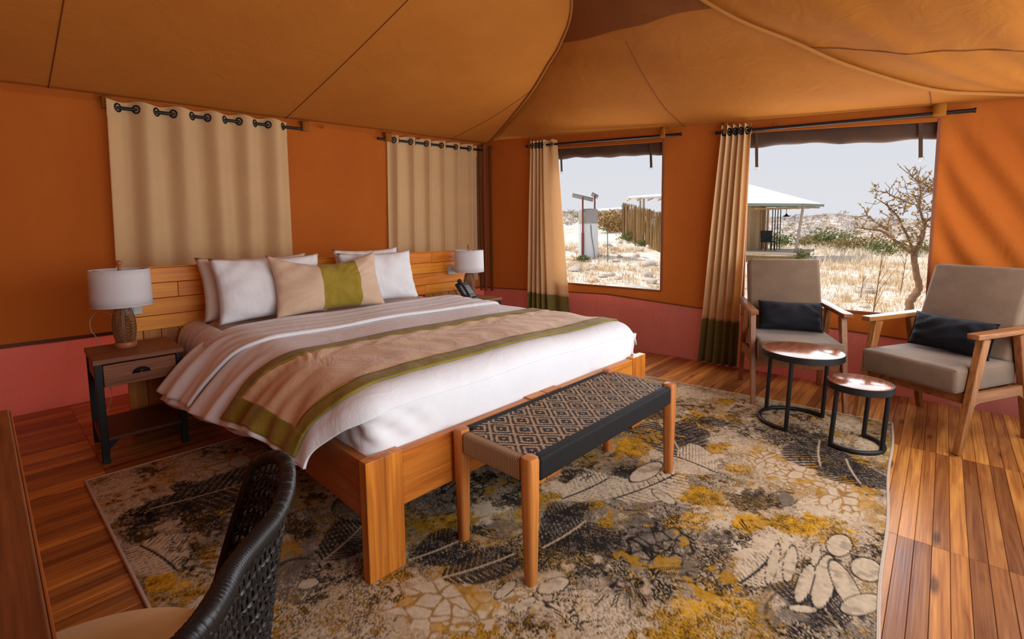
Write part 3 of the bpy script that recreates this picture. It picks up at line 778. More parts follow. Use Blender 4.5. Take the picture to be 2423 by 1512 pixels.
# ------------------------------------------------------------------ table lamps
def make_lamp():
    r = empty('table_lamp')
    MB().lathe([(0.050, 0.0), (0.053, 0.004), (0.053, 0.022), (0.049, 0.03), (0.02, 0.031)], 32).build('base', M['lampwood'], r, smooth=True)
    prof = lambda t: 0.040+0.0185*math.sin(PI*(0.12+0.80*t))-0.004*(1-t)-0.006*t
    wk = MB()
    for k in range(19):
        t = k/18; z = 0.036+0.178*t; q = prof(t)
        wk.tube([(q*math.cos(a), q*math.sin(a), z+0.0012*math.sin(10*a+k*PI)) for a in np.linspace(0, 2*PI, 33)[:-1]], 0.0031, 5, closed=True)
    tag(wk.build('wicker_rings', M['wicker'], r, smooth=True), kind='stuff')
    rb = MB()
    for k in range(6):
        a = 2*PI*k/6+0.3
        for da in (-0.07, 0.07):
            rb.tube([(prof(t)*1.01*math.cos(a+da), prof(t)*1.01*math.sin(a+da), 0.03+0.19*t) for t in np.linspace(0, 1, 12)], 0.0022, 5)
    tag(rb.build('wicker_ribs', M['wicker'], r, smooth=True), kind='stuff')
    MB().lathe([(0.030, 0.218), (0.034, 0.222), (0.030, 0.23), (0.010, 0.234), (0.008, 0.43)], 20).build('stem', M['lampwood'], r, smooth=True)
    sh = MB()
    def shf(u, v): a = 2*PI*u; q = 0.136+0.003*(1-v); return (q*math.cos(a), q*math.sin(a), 0.238+0.204*v)
    sh.grid(shf, 48, 4)
    s = weld(sh.build('shade', M['shade'], r, smooth=True, solid=0.003))
    for z in (0.2395, 0.4405):
        q = 0.139 if z < 0.3 else 0.136
        MB().tube([(q*math.cos(a), q*math.sin(a), z) for a in np.linspace(0, 2*PI, 49)[:-1]], 0.0026, 6, closed=True).build('shade_rim', M['shade'], s, smooth=True)
    sp = MB()
    for k in range(3): a = 2*PI*k/3+0.4; sp.tube([(0, 0, 0.425), (0.06*math.cos(a), 0.06*math.sin(a), 0.425), (0.134*math.cos(a), 0.134*math.sin(a), 0.438)], 0.002, 5)
    sp.build('spider', M['chrome'], s, smooth=True)
    MB().lathe([(0.009, 0.425), (0.009, 0.445), (0.006, 0.452), (0.0085, 0.46), (0.0145, 0.470), (0.0155, 0.478), (0.012, 0.488), (0.004, 0.4925)], 20).build('finial', M['lampwood'], r, smooth=True)
    return r
la = make_lamp(); la.location = BW(-0.342, 2.062, 0.5505)
tag(la, 'wicker lamp with white drum shade left of the bed, before the large curtain', 'lamp')
cord = MB().tube(catm([(-0.05, 0.02, 0.19), (-0.09, 0.10, 0.205), (-0.125, 0.15, 0.16), (-0.125, 0.165, 0.09), (-0.10, 0.17, 0.03), (-0.09, 0.19, -0.12), (-0.06, 0.175, -0.30), (-0.10, 0.172, -0.46), (-0.02, 0.175, -0.535)], 40), 0.0022, 6).build('cord', M['cordw'], la, smooth=True)
lb = copy_tree(la); lb.location = BW(2.245, 2.06, 0.5505); lb['label'] = 'smaller looking wicker lamp with white shade beside the telephone near the tent corner'
for o in list(lb.children):
    if o.name.startswith('cord'): bpy.data.objects.remove(o)

# sockets on the headboard
def socket(x, z, label):
    r = empty('socket_box', BW(x, 2.2835, z), BA); tag(r, label, 'socket')
    MB().span((-0.048, -0.030, -0.045), (0.048, -0.0005, 0.045)).build('box', M['greybox'], r, bevel=0.004)
    for q in (-0.022, 0.022): MB().span((q-0.016, -0.034, -0.022), (q+0.016, -0.0302, 0.022)).build('switch', M['greybox'], r, bevel=0.003)
socket(-0.275, 0.745, 'grey plastic socket box on the headboard behind the left lamp')
socket(2.20, 0.80, 'pale socket box on the headboard behind the far lamp')

# telephone
ph = tag(empty('telephone', BW(2.085, 1.93, 0.5505), BA+0.25), 'black desk telephone with a sloping keypad on the far nightstand', 'telephone')
MB().prism([(-0.10, 0), (0.10, 0), (0.10, 0.018), (-0.07, 0.135), (-0.10, 0.125)], 0.15, 'x', -0.075).v
pb = MB(); pb.prism([(-0.085, 0.0), (0.075, 0.0), (0.075, 0.03), (-0.085, 0.022)], 0.17, 'x', -0.085)
pbo = pb.build('stand', M['plastic'], ph, bevel=0.004)
body = MB(); rot = Matrix.Rotation(math.radians(52), 3, 'X')
body.box((0.0, 0.0, 0.085), (0.17, 0.165, 0.028), rot)
bo = body.build('body', M['plastic'], ph, bevel=0.006)
for i in range(3):
    for j in range(4):
        p = rot @ Vector((0.01+0.022*i, 0.03-0.022*j, 0.0155)) + Vector((0, 0, 0.085))
        k = MB().box(p, (0.015, 0.011, 0.004), rot).build('key', M['keys'], bo)
hs_ = MB(); hp = [rot @ Vector((-0.055, y, 0.03+0.012*math.sin(PI*(y+0.1)/0.2))) + Vector((0, 0, 0.085)) for y in np.linspace(-0.10, 0.10, 12)]
hs_.tube(hp, [0.019, 0.021, 0.018, 0.014, 0.013, 0.013, 0.013, 0.013, 0.014, 0.018, 0.021, 0.019], 10).build('handset', M['plastic'], ph, smooth=True)
MB().tube([(-0.10-0.02*math.sin(PI*t)+0.006*math.cos(60*t), -0.06+0.12*t, 0.014+0.09*t*math.sin(PI*t*0.5)+0.006*math.sin(60*t)) for t in np.linspace(0, 1, 120)], 0.0022, 5).build('coiled_cord', M['plastic'], ph, smooth=True)

# ------------------------------------------------------------------ bench with woven seat
def bench_mat():
    mt, nt, out = newmat('woven_cord'); b = NB(nt)
    tc = b.n('ShaderNodeTexCoord'); sx = b.n('ShaderNodeSeparateXYZ'); b.l(tc.outputs['Object'], sx.inputs[0])
    X, Y = sx.outputs[0], sx.outputs[1]
    yq = b.math('MULTIPLY', b.math('FLOOR', b.math('MULTIPLY', Y, 230)), 1/230)
    xq = b.math('MULTIPLY', b.math('FLOOR', b.math('MULTIPLY', X, 150)), 1/150)
    u = b.math('ABSOLUTE', b.math('SUBTRACT', b.math('FRACT', b.math('MULTIPLY_ADD', xq, 1/0.112, 0.53)), 0.5))
    v = b.math('ABSOLUTE', b.math('SUBTRACT', b.math('FRACT', b.math('MULTIPLY_ADD', yq, 1/0.136, 10.5)), 0.5))
    d_ = b.math('ADD', u, v)
    e = b.math('MINIMUM', d_, b.math('SUBTRACT', 1.0, d_))
    pat = b.ramp(e, [(0.0, 1.0), (0.055, 1.0), (0.06, 0.0), (0.215, 0.0), (0.22, 1.0), (0.325, 1.0), (0.33, 0.0), (0.435, 0.0), (0.44, 1.0), (1.0, 1.0)])
    pat.node.color_ramp.interpolation = 'CONSTANT'
    # black margin along the long sides
    ab = b.math('ABSOLUTE', Y); mar = b.math('LESS_THAN', ab, 0.158)
    pat = b.math('MULTIPLY', pat, mar)
    stripe = b.n('ShaderNodeTexWave', bands_direction='X'); stripe.inputs['Scale'].default_value = 36; b.l(tc.outputs['Object'], stripe.inputs[0])
    stripe2 = b.n('ShaderNodeTexWave', bands_direction='Y'); stripe2.inputs['Scale'].default_value = 36; b.l(tc.outputs['Object'], stripe2.inputs[0])
    hh = b.math('ADD', b.math('MULTIPLY', stripe.outputs[1], pat), b.math('MULTIPLY', stripe2.outputs[1], b.math('SUBTRACT', 1.0, pat)))
    col = b.mix(pat, (0.012, 0.011, 0.012), (0.47, 0.30, 0.165))
    col = b.mix(b.math('MULTIPLY', b.math('SUBTRACT', 1.0, hh), 0.35), col, (0.02, 0.015, 0.012))
    bs = b.bsdf(col, 0.7, normal=b.bump(hh, 0.5, 0.002), spec=0.3); b.l(bs.outputs[0], out.inputs[0]); return mt
M['woven'] = bench_mat()
def cordmat(name, c1, c2, axis):
    mt, nt, out = newmat(name); b = NB(nt); v = b.coord('Object')
    wv = b.n('ShaderNodeTexWave', bands_direction=axis); wv.inputs['Scale'].default_value = 42; wv.inputs['Distortion'].default_value = 0.6; b.l(v, wv.inputs[0])
    c = b.mix(wv.outputs[1], c2, c1); c = b.mix(b.math('MULTIPLY', b.noise(v, 14), 0.25), c, c2)
    bs = b.bsdf(c, 0.7, normal=b.bump(wv.outputs[1], 0.7, 0.003), spec=0.3); b.l(bs.outputs[0], out.inputs[0]); return mt
M['cordx'] = cordmat('black_cord', (0.010, 0.009, 0.010), (0.004, 0.004, 0.0045), 'X')
M['cordy'] = cordmat('tan_cord_wrap', (0.40, 0.24, 0.12), (0.24, 0.135, 0.065), 'Y')
bn = tag(empty('bench', BW(0.878, -0.212), BA+0.004), 'wooden bench with black and tan diamond weave seat at the foot of the bed', 'bench')
LX, LY = 0.502, 0.172
for sx_ in (-1, 1):
    for sy_ in (-1, 1):
        x, y = sx_*LX, sy_*LY
        lg = MB(); prof = [(0.016, 0.0), (0.0185, 0.004), (0.0245, 0.30), (0.0255, 0.442), (0.0225, 0.452), (0.012, 0.4545)]
        def rsq(u, v): return None
        vs_, fs = [], []; n = 20
        for r_, z in prof:
            for k in range(n):
                a = 2*PI*k/n; c, s = math.cos(a), math.sin(a); q = r_/((abs(c)**5+abs(s)**5)**0.2)
                vs_.append((x+q*c+(0.0255-r_)*0.0, y+q*s, z))
        for i in range(len(prof)-1):
            for k in range(n): fs.append((i*n+k, i*n+(k+1) % n, (i+1)*n+(k+1) % n, (i+1)*n+k))
        fs.append(tuple(range(n-1, -1, -1))); fs.append(tuple((len(prof)-1)*n+k for k in range(n)))
        lg.add(vs_, fs).build('leg', M['benchwood'], bn, smooth=True)
MB().grid(lambda u, v: (-LX+0.012+(2*LX-0.024)*u, -LY-0.020+(2*LY+0.040)*v if 0.028 < u < 0.972 else (-LY+0.025+(2*LY-0.05)*v), 0.4445-0.006*math.sin(PI*u)*math.sin(PI*v)-0.006*max(0, abs(2*v-1)-0.93)/0.07), 72, 30).build('woven_seat', M['woven'], bn, smooth=True)
def rnd_bar(p0, p1, w_, h_): 
    return MB().beam(p0, p1, w_, h_)
for sy_ in (-1, 1):
    rnd_bar((-LX+0.026, sy_*(LY+0.002), 0.403), (LX-0.026, sy_*(LY+0.002), 0.403), 0.040, 0.082).build('cord_wrap', M['cordx'], bn, bevel=0.012, seg=4)
for sx_ in (-1, 1):
    rnd_bar((sx_*(LX+0.002), -LY+0.026, 0.405), (sx_*(LX+0.002), LY-0.026, 0.405), 0.040, 0.080).build('cord_wrap', M['cordy'], bn, bevel=0.012, seg=4)

# ------------------------------------------------------------------ rug
RUGF = [('dark',0.473,2.456,0.177,-0.045,-0.019,-0.149),('dark',0.52,2.216,0.052,-0.161,-0.047,-0.101),('dark',0.365,2.44,0.091,-0.049,-0.013,-0.112),('dark',0.567,2.584,0.09,-0.045,-0.012,-0.063),('dark',0.343,2.316,0.067,-0.077,-0.015,-0.081),('dark',0.767,2.53,0.055,-0.064,-0.029,-0.087),('dark',1.368,1.037,0.183,-0.124,-0.085,-0.081),('dark',1.565,1.097,0.152,-0.035,-0.043,-0.053),('dark',1.072,1.323,0.134,-0.07,-0.049,-0.082),('dark',1.243,1.057,0.059,-0.088,-0.052,-0.038),('dark',1.473,0.862,0.018,-0.103,-0.066,-0.021),('dark',1.346,0.872,0.072,-0.108,-0.054,-0.031),('dark',2.96,0.485,-0.051,-0.16,-0.205,-0.014),('dark',2.915,0.637,-0.005,-0.121,-0.13,-0.019),('dark',2.67,0.268,-0.06,-0.12,-0.092,0.002),('dark',2.166,0.57,0.051,-0.111,-0.09,-0.019),('dark',2.669,1.073,0.143,-0.08,-0.17,-0.084),('dark',2.879,0.996,0.025,-0.112,-0.101,-0.029),('dark',1.406,0.629,0.032,-0.036,-0.037,-0.017),('dark',1.805,0.208,0.007,-0.015,-0.09,-0.005),('dark',1.984,0.172,0.025,-0.013,-0.061,-0.019),('dark',1.619,0.436,0.055,-0.063,-0.059,-0.017),('dark',1.765,0.422,0.006,-0.062,-0.059,-0.004),('dark',2.814,1.332,0.175,-0.09,-0.13,-0.073),('dark',1.222,1.322,0.066,-0.076,-0.029,-0.03),('dark',1.535,1.351,0.126,-0.036,-0.05,-0.065),('dark',1.044,1.975,0.043,-0.193,-0.062,-0.075),('dark',1.036,1.687,0.05,-0.104,-0.046,-0.058),('dark',0.765,1.87,0.056,-0.064,-0.035,-0.079),('dark',0.785,2.169,0.05,-0.058,-0.032,-0.081),('dark',1.803,1.264,0.052,-0.061,-0.074,-0.052),('dark',2.008,1.086,0.053,-0.062,-0.069,-0.038),('dark',1.536,0.248,0.065,-0.074,-0.049,-0.009),('dark',1.681,0.553,0.039,-0.045,-0.086,-0.03),('dark',0.849,2.778,0.06,-0.07,-0.025,-0.074),('dark',1.54,1.57,0.112,-0.025,-0.033,-0.049),('grey',0.639,1.585,0.099,-0.029,-0.029,-0.13),('grey',1.598,0.272,0.045,-0.09,-0.131,-0.013),('grey',1.291,1.584,0.146,-0.087,-0.072,-0.105),('grey',1.297,1.256,0.066,-0.076,-0.049,-0.047),('grey',1.617,0.732,0.082,-0.095,-0.126,-0.059),('grey',1.59,0.624,0.059,-0.067,-0.099,-0.041),('grey',1.801,0.595,0.074,-0.085,-0.065,-0.022),('grey',2.255,0.466,0.047,-0.055,-0.07,-0.016),('grey',0.788,2.272,0.077,-0.089,-0.054,-0.143),('grey',0.625,2.305,0.049,-0.057,-0.03,-0.099),('grey',1.01,1.809,0.084,-0.097,-0.063,-0.108),('grey',1.734,1.468,0.081,-0.095,-0.062,-0.052),('grey',1.836,0.951,0.084,-0.097,-0.086,-0.045),('grey',1.694,0.839,0.066,-0.076,-0.073,-0.037),('gold',2.842,1.069,0.023,-0.103,-0.137,-0.044),('gold',2.349,1.178,0.189,-0.051,-0.112,-0.081),('gold',2.022,0.84,0.037,-0.098,-0.101,-0.034),('gold',2.052,0.701,0.035,-0.093,-0.112,-0.03),('gold',1.842,0.703,0.078,-0.09,-0.08,-0.032),('gold',2.067,0.409,0.027,-0.067,-0.092,-0.013),('gold',2.098,0.226,0.041,-0.048,-0.074,-0.01),('gold',2.134,0.291,0.036,-0.09,-0.111,-0.009),('gold',1.342,0.516,0.092,-0.105,-0.08,-0.032),('gold',1.245,0.559,0.065,-0.074,-0.032,-0.015),('gold',1.48,0.432,0.043,-0.049,-0.066,-0.021),('gold',2.644,0.601,0.083,-0.098,-0.114,-0.028),('gold',2.591,0.347,-0.019,-0.094,-0.09,-0.003),('gold',1.172,1.442,0.071,-0.032,-0.026,-0.042),('gold',1.613,0.959,0.033,-0.039,-0.043,-0.026),('gold',1.478,0.856,-0.005,-0.057,-0.054,-0.011),('gold',0.867,1.025,0.05,-0.057,-0.03,-0.034),('gold',0.894,1.316,0.029,-0.033,-0.019,-0.026),('gold',0.333,1.918,0.038,-0.044,-0.015,-0.069),('gold',0.374,1.807,0.046,-0.053,-0.018,-0.072),('gold',0.62,2.28,0.029,-0.034,-0.021,-0.07),('gold',0.586,2.4,0.025,-0.029,-0.015,-0.053),('gold',0.715,2.362,0.035,-0.009,-0.013,-0.058),('gold',0.359,2.258,0.04,-0.046,-0.011,-0.057),('gold',2.115,0.9,0.065,-0.075,-0.085,-0.037),('gold',1.688,1.073,0.048,-0.055,-0.053,-0.034),('gold',1.596,1.255,0.049,-0.057,-0.041,-0.032),('gold',0.922,0.951,0.05,-0.057,-0.027,-0.027),('gold',0.607,1.754,0.02,-0.023,-0.026,-0.067),('gold',0.53,1.52,0.027,-0.03,-0.014,-0.035),('gold',2.406,0.685,0.053,-0.062,-0.075,-0.023),('gold',2.57,0.841,0.052,-0.061,-0.088,-0.03),('gold',1.98,0.509,0.066,-0.076,-0.073,-0.02),('gold',1.843,0.208,0.022,-0.025,-0.036,-0.005),('gold',3.308,1.037,0.073,-0.086,-0.095,-0.031),('gold',2.248,1.218,0.038,-0.045,-0.069,-0.038),('gold',1.166,1.889,0.052,-0.06,-0.032,-0.05),('pale',1.862,0.666,0.132,-0.153,-0.09,-0.034),('pale',2.651,0.824,0.064,-0.172,-0.125,-0.033),('pale',0.902,1.12,0.132,-0.152,-0.073,-0.086),('pale',1.196,0.758,0.095,-0.109,-0.068,-0.043),('pale',2.52,0.49,0.012,-0.179,-0.149,-0.017),('pale',2.311,0.304,0.045,-0.123,-0.141,-0.012),('pale',3.398,0.384,-0.021,-0.12,-0.146,-0.008),('pale',1.743,0.183,0.07,-0.08,-0.116,-0.016),('pale',1.843,0.472,0.082,-0.094,-0.064,-0.018),('pale',0.343,2.844,0.09,-0.014,-0.006,-0.089),('pale',0.537,1.835,0.075,-0.016,-0.012,-0.077),('pale',2.166,0.902,0.053,-0.061,-0.06,-0.026),('pale',1.941,0.395,0.052,-0.06,-0.078,-0.018),('pale',1.202,0.631,0.066,-0.075,-0.052,-0.028),('pale',3.327,1.274,0.004,-0.17,-0.12,-0.038),('pale',3.089,0.233,-0.027,-0.069,-0.174,0.001),('pale',2.32,1.059,0.086,-0.101,-0.087,-0.04),('pale',1.379,1.383,0.071,-0.082,-0.043,-0.043),('petal',0.902,1.12,0.132,-0.152,-0.082,-0.098),('petal',1.087,0.961,0.063,-0.072,-0.047,-0.041),('petal',2.624,0.596,0.097,-0.113,-0.157,-0.038),('petal',2.515,0.436,0.012,-0.173,-0.146,-0.014),('petal',0.806,2.649,0.21,-0.039,-0.039,-0.167),('petal',2.421,0.274,0.094,-0.109,-0.159,-0.021),('crack',1.448,1.561,0.217,-0.086,-0.072,-0.101),('crack',1.617,0.732,0.113,-0.13,-0.126,-0.059),('crack',2.719,0.384,0.002,-0.148,-0.127,-0.009),('crack',0.515,2.312,0.059,-0.069,-0.026,-0.102),('crack',2.604,0.219,0.062,-0.072,-0.163,-0.017),('crack',1.565,0.527,0.065,-0.075,-0.076,-0.027),('leaf_dark',0.407,2.489,0.845,2.396,0.188),('leaf_dark',1.319,1.053,1.564,1.024,0.186),('leaf_dark',0.954,1.375,1.142,1.32,0.113),('leaf_dark',0.967,1.22,1.225,1.112,0.081),('leaf_dark',3.035,0.454,2.664,0.384,0.165),('leaf_dark',2.867,0.313,2.623,0.224,0.159),('leaf_pale',0.383,1.946,0.325,2.22,0.104),('leaf_dark',2.316,0.921,2.682,1.228,0.214),('leaf_pale',1.776,1.021,2.166,0.902,0.127),('leaf_pale',1.631,1.189,1.92,1.127,0.124),('leaf_dark',0.738,1.604,0.958,1.689,0.121),('leaf_dark',1.609,0.165,1.747,0.289,0.124),('leaf_pale',1.61,0.446,1.843,0.401,0.075),('leaf_pale',2.298,0.749,2.332,0.972,0.194),('fan_gold',2.555,1.282,0.177,-0.209,-0.299,-0.152,20,150,34),('fan_dark',2.977,0.98,0.199,-0.235,-0.387,-0.132,-60,60,26),('fan_dark',1.853,0.46,0.153,-0.176,-0.191,-0.051,150,260,30),('fan_dark',0.375,2.021,0.132,-0.151,-0.039,-0.175,-90,40,40),('fan_dark',0.735,1.421,0.149,-0.171,-0.078,-0.14,-160,-60,40),('fan_dark',1.415,0.761,0.163,-0.187,-0.155,-0.085,-10,120,44),('fan_dark',1.756,0.726,0.13,-0.15,-0.156,-0.067,160,280,30),('fan_dark',1.692,0.165,0.093,-0.106,-0.11,-0.014,90,200,24),('fan_dark',1.119,0.953,0.127,-0.146,-0.099,-0.083,-40,60,30),('fan_dark',2.943,1.349,0.161,-0.191,-0.316,-0.147,-30,70,24),('fan_dark',3.088,0.654,0.143,-0.168,-0.298,-0.067,-40,60,24),('fan_dark',3.547,0.634,0.158,-0.187,-0.376,-0.072,10,100,20),('fan_dark',0.662,2.213,0.109,-0.126,-0.053,-0.16,100,200,30),('fan_dark',2.158,0.146,0.082,-0.095,-0.124,-0.012,60,140,20),('fan_dark',1.083,0.79,0.091,-0.105,-0.071,-0.052,-80,30,26),('fan_dark',0.96,2.726,0.107,-0.125,-0.073,-0.194,-30,80,24),('fan_pale',2.057,0.597,0.139,-0.16,-0.193,-0.06,100,190,26),('fan_dark',1.521,0.703,0.117,-0.135,-0.124,-0.059,-120,-20,26),('fan_dark',0.833,1.226,0.081,-0.092,-0.049,-0.069,160,260,20),('fan_dark',1.964,1.2,0.121,-0.141,-0.163,-0.1,120,240,24),('check',2.028,0.944,0.095,-0.059,-0.075,-0.044),('bigpetal',1.816,0.24,0.011,-0.029,-0.156,-0.009),('bigpetal',1.827,0.182,0.042,-0.017,-0.11,-0.057),('bigpetal',1.969,0.14,0.001,-0.044,-0.068,0.003),('bigpetal',1.763,0.285,0.002,-0.02,-0.113,-0.001),('bigpetal',1.833,0.344,0.009,-0.019,-0.106,-0.013),('bigpetal',1.766,0.131,0.061,-0.047,-0.044,-0.009),('bigpetal',2.052,0.231,0.03,-0.035,-0.071,-0.01),('bigpetal',1.942,0.286,0.005,-0.012,-0.079,-0.007),('bigpetal',1.795,0.389,0.004,-0.015,-0.119,-0.012),('bigpetal',2.093,1.018,0.115,-0.025,-0.045,-0.037),('bigpetal',1.936,0.861,-0.016,-0.057,-0.033,-0.005),('bigpetal',1.196,0.907,0.051,-0.022,-0.017,-0.023),('bigpetal',0.66,1.536,0.03,-0.014,-0.007,-0.025),('bigpetal',1.626,0.265,0.023,-0.034,-0.016,-0.002),('bigpetal',1.069,0.928,0.043,-0.01,-0.008,-0.017),('bigpetal',1.076,1.016,0.048,0.0,-0.005,-0.019)]

def lattice(nx, ny, freq, seed):
    """smooth value noise on an nx x ny grid"""
    r = np.random.default_rng(seed); gx, gy = int(nx/freq)+3, int(ny/freq)+3
    g = r.random((gy, gx)); x = np.arange(nx)/freq; y = np.arange(ny)/freq
    xi, yi = x.astype(int), y.astype(int); fx, fy = x-xi, y-yi
    fx, fy = fx*fx*(3-2*fx), fy*fy*(3-2*fy)
    a = g[np.ix_(yi, xi)]; b_ = g[np.ix_(yi, xi+1)]; c = g[np.ix_(yi+1, xi)]; d_ = g[np.ix_(yi+1, xi+1)]
    return (a*(1-fx)+b_*fx)*(1-fy)[:, None] + (c*(1-fx)+d_*fx)*fy[:, None]
def fbm(nx, ny, freq, seed, octs=4):
    o_ = 0; a = 1; t = 0
    for k in range(octs):
        o_ = o_ + a*lattice(nx, ny, max(1.01, freq/2**k), seed+17*k); t += a; a *= 0.55
    return o_/t
def make_rug():
    P, Q, S, T = (Vector((0.262, 3.014)), Vector((3.41, 2.845)), Vector((3.568, 0.171)), Vector((0.30, 0.02)))
    NX, NY = 660, 600
    u, v = np.meshgrid(np.linspace(0, 1, NX), np.linspace(0, 1, NY))
    X = (T.x*(1-u)+S.x*u)*(1-v)+(P.x*(1-u)+Q.x*u)*v; Y = (T.y*(1-u)+S.y*u)*(1-v)+(P.y*(1-u)+Q.y*u)*v
    X += 0.0035*np.sin(9*Y)*np.clip((u-0.97)/0.03, 0, 1); Y += 0.005*np.sin(7*X+0.8)*np.clip((0.03-v)/0.03, 0, 1)
    n1, n2, n3, n4 = fbm(NX, NY, 90, 1), fbm(NX, NY, 40, 2), fbm(NX, NY, 16, 3, 3), fbm(NX, NY, 5, 4, 2)
    n5, n6 = fbm(NX, NY, 60, 5), fbm(NX, NY, 26, 6)
    fine = np.random.default_rng(9).random((NY, NX))
    pale = np.array((0.56, 0.42, 0.28)); grey = np.array((0.235, 0.185, 0.145)); dark = np.array((0.016, 0.014, 0.014)); gold = np.array((0.52, 0.262, 0.018)); line = np.array((0.34, 0.165, 0.03)); soft = np.array((0.66, 0.52, 0.36))
    col = np.broadcast_to(pale, (NY, NX, 3)).copy()
    def lay(mask, c, a=1.0):
        mk = np.clip(mask, 0, 1)[..., None]*a; col[:] = col*(1-mk)+c*mk
    def th(x, t, w_=0.04): return np.clip((x-t)/w_+0.5, 0, 1)
    # ground: mottled beige and grey with streaks
    lay(th(n1*0.6+n3*0.25+n4*0.25, 0.56, 0.14), grey, 0.85)
    ang = 0.5+2.2*(n5-0.5)*3
    st = np.sin((X*np.cos(ang)+Y*np.sin(ang))*230+9*n3*6)
    lay(th(st*0.5+0.5, 0.84-0.25*(n6-0.5), 0.15)*th(n2, 0.53, 0.06), dark, 0.9)
    st2 = np.sin((X*np.cos(ang+1.9)+Y*np.sin(ang+1.9))*170+9*n3*5)
    lay(th(st2*0.5+0.5, 0.80, 0.15)*th(1-n2, 0.56, 0.06)*th(n1, 0.45, 0.1), dark, 0.75)
    lay(th(n5*0.55+n3*0.2+n4*0.35, 0.61, 0.05), gold, 0.85)
    lay(th(fbm(NX, NY, 70, 77)*0.6+n4*0.25+fine*0.15, 0.585, 0.05), gold*0.8, 0.7)
    lay(th(n6*0.5+n4*0.5+0.1*(fine-0.5), 0.64, 0.03), dark, 0.9)
    lay(th(1-(n6*0.6+n3*0.4), 0.64, 0.05), soft, 0.8)
    dxg = (X.max()-X.min())/NX; dyg = (Y.max()-Y.min())/NY
    def window(cx, cy, ex, ey):
        i0 = max(0, int((cx-ex-0.28)/dxg)-12); i1 = min(NX, int((cx+ex-0.24)/dxg)+14)
        j0 = max(0, int((cy-ey-0.02)/dyg)-40); j1 = min(NY, int((cy+ey-0.02)/dyg)+40)
        return slice(j0, max(j1, j0+1)), slice(i0, max(i1, i0+1))
    def local(f, k=1.25):
        cx, cy, a, b_, c, d_ = f[1:7]; sl = window(cx, cy, (abs(a)+abs(c))*k, (abs(b_)+abs(d_))*k)
        det = a*d_-b_*c
        dx, dy = X[sl]-cx, Y[sl]-cy
        return sl, (dx*d_-dy*c)/det, (dy*a-dx*b_)/det
    def put(sl, mask, c, al=1.0):
        mk = np.clip(mask, 0, 1)[..., None]*al; col[sl] = col[sl]*(1-mk)+c*mk
    def rough(sl, p, q, soft_=0.16, am=0.9):
        r = np.sqrt(p*p+q*q); return th(1-r+am*(n3[sl]-0.5)+0.9*(n4[sl]-0.5)+0.12*(fine[sl]-0.5), 0.12, soft_)
    order = ['pale', 'grey', 'gold', 'dark', 'crack', 'petal', 'check', 'leaf', 'fan', 'bigpetal']
    R_ = np.random.default_rng(5)
    for kind in order:
        if kind == 'crack':
            # fine woven strokes and flecks over everything
            a2 = 0.9+5*(n6-0.5); s3 = np.sin((X*np.cos(a2)+Y*np.sin(a2))*420+10*n3*4)
            lay(th(s3*0.5+0.5, 0.80, 0.2)*th(fbm(NX, NY, 34, 41), 0.50, 0.08), dark*1.5, 0.55)
            a3 = -0.6+5*(n1-0.5); s4 = np.sin((X*np.cos(a3)+Y*np.sin(a3))*380+10*n3*4)
            lay(th(s4*0.5+0.5, 0.80, 0.2)*th(fbm(NX, NY, 30, 43), 0.53, 0.08), gold*0.8, 0.6)
            lay(th(s4*0.5+0.5, 0.86, 0.2)*th(fbm(NX, NY, 28, 47), 0.55, 0.08), soft, 0.6)
            lay(th(n4*0.5+fine*0.5, 0.73, 0.05)*th(fbm(NX, NY, 50, 53), 0.45, 0.1), dark, 0.7)
            lay(th(n4*0.45+fine*0.55, 0.76, 0.05), gold*0.7, 0.55)
        for f in RUGF:
            if not f[0].startswith(kind) or (kind == 'dark' and f[0] != 'dark'): continue
            if f[0] in ('pale', 'grey', 'gold', 'dark'):
                sl, p, q = local(f); mk = rough(sl, p, q)
                put(sl, mk, {'pale': soft, 'grey': grey*0.75, 'gold': gold, 'dark': dark}[f[0]], 0.92 if f[0] != 'gold' else 0.9)
                if f[0] == 'dark':      # pale chips and weave marks
                    s_ = np.sin(X[sl]*300+Y[sl]*110+8*n3[sl]*5); put(sl, mk*th(s_*0.5+0.5, 0.9, 0.1)*th(n4[sl], 0.52, 0.05), pale, 0.8)
                    put(sl, mk*th(n4[sl]*0.6+fine[sl]*0.4, 0.66, 0.05), grey, 0.8)
                if f[0] == 'gold':
                    put(sl, mk*th(n4[sl]*0.55+fine[sl]*0.45, 0.60, 0.04), dark, 0.75); put(sl, mk*th(n3[sl], 0.62, 0.05), gold*1.45, 0.8)
                if f[0] == 'grey':
                    put(sl, mk*th(n4[sl]*0.5+n3[sl]*0.5, 0.58, 0.06), grey*1.5, 0.7); r = np.sqrt(p*p+q*q); put(sl, th(0.06-abs(r-0.9), 0.0, 0.05)*th(n3[sl], 0.4, 0.1), dark, 0.8)
            elif f[0] in ('petal', 'crack'):
                sl, p, q = local(f); mk = rough(sl, p, q, 0.1, 0.5)
                np_ = 46; cxs = R_.uniform(-1.1, 1.1, (np_, 2))
                an = 0.6; pp = p+0.06*(n3[sl]-0.5)*4; qq = q+0.06*(n6[sl]-0.5)*4
                d1 = np.full(p.shape, 9.0); d2 = np.full(p.shape, 9.0)
                for c in cxs:
                    e = np.sqrt((pp-c[0])**2*1.6+(qq-c[1])**2); d2 = np.where(e < d1, d1, np.minimum(d2, e)); d1 = np.minimum(e, d1)
                ed = th(0.045-(d2-d1), 0.0, 0.03)
                if f[0] == 'petal': put(sl, mk, soft, 0.9)
                put(sl, mk*ed, line if f[0] == 'petal' and R_.random() > 0.25 else dark, 0.9)
                put(sl, mk*th(n3[sl], 0.63, 0.04), gold, 0.7)
            elif f[0] == 'check':
                sl, p, q = local(f); a = p*2.0+q*1.2; b2 = q*2.0-p*1.2
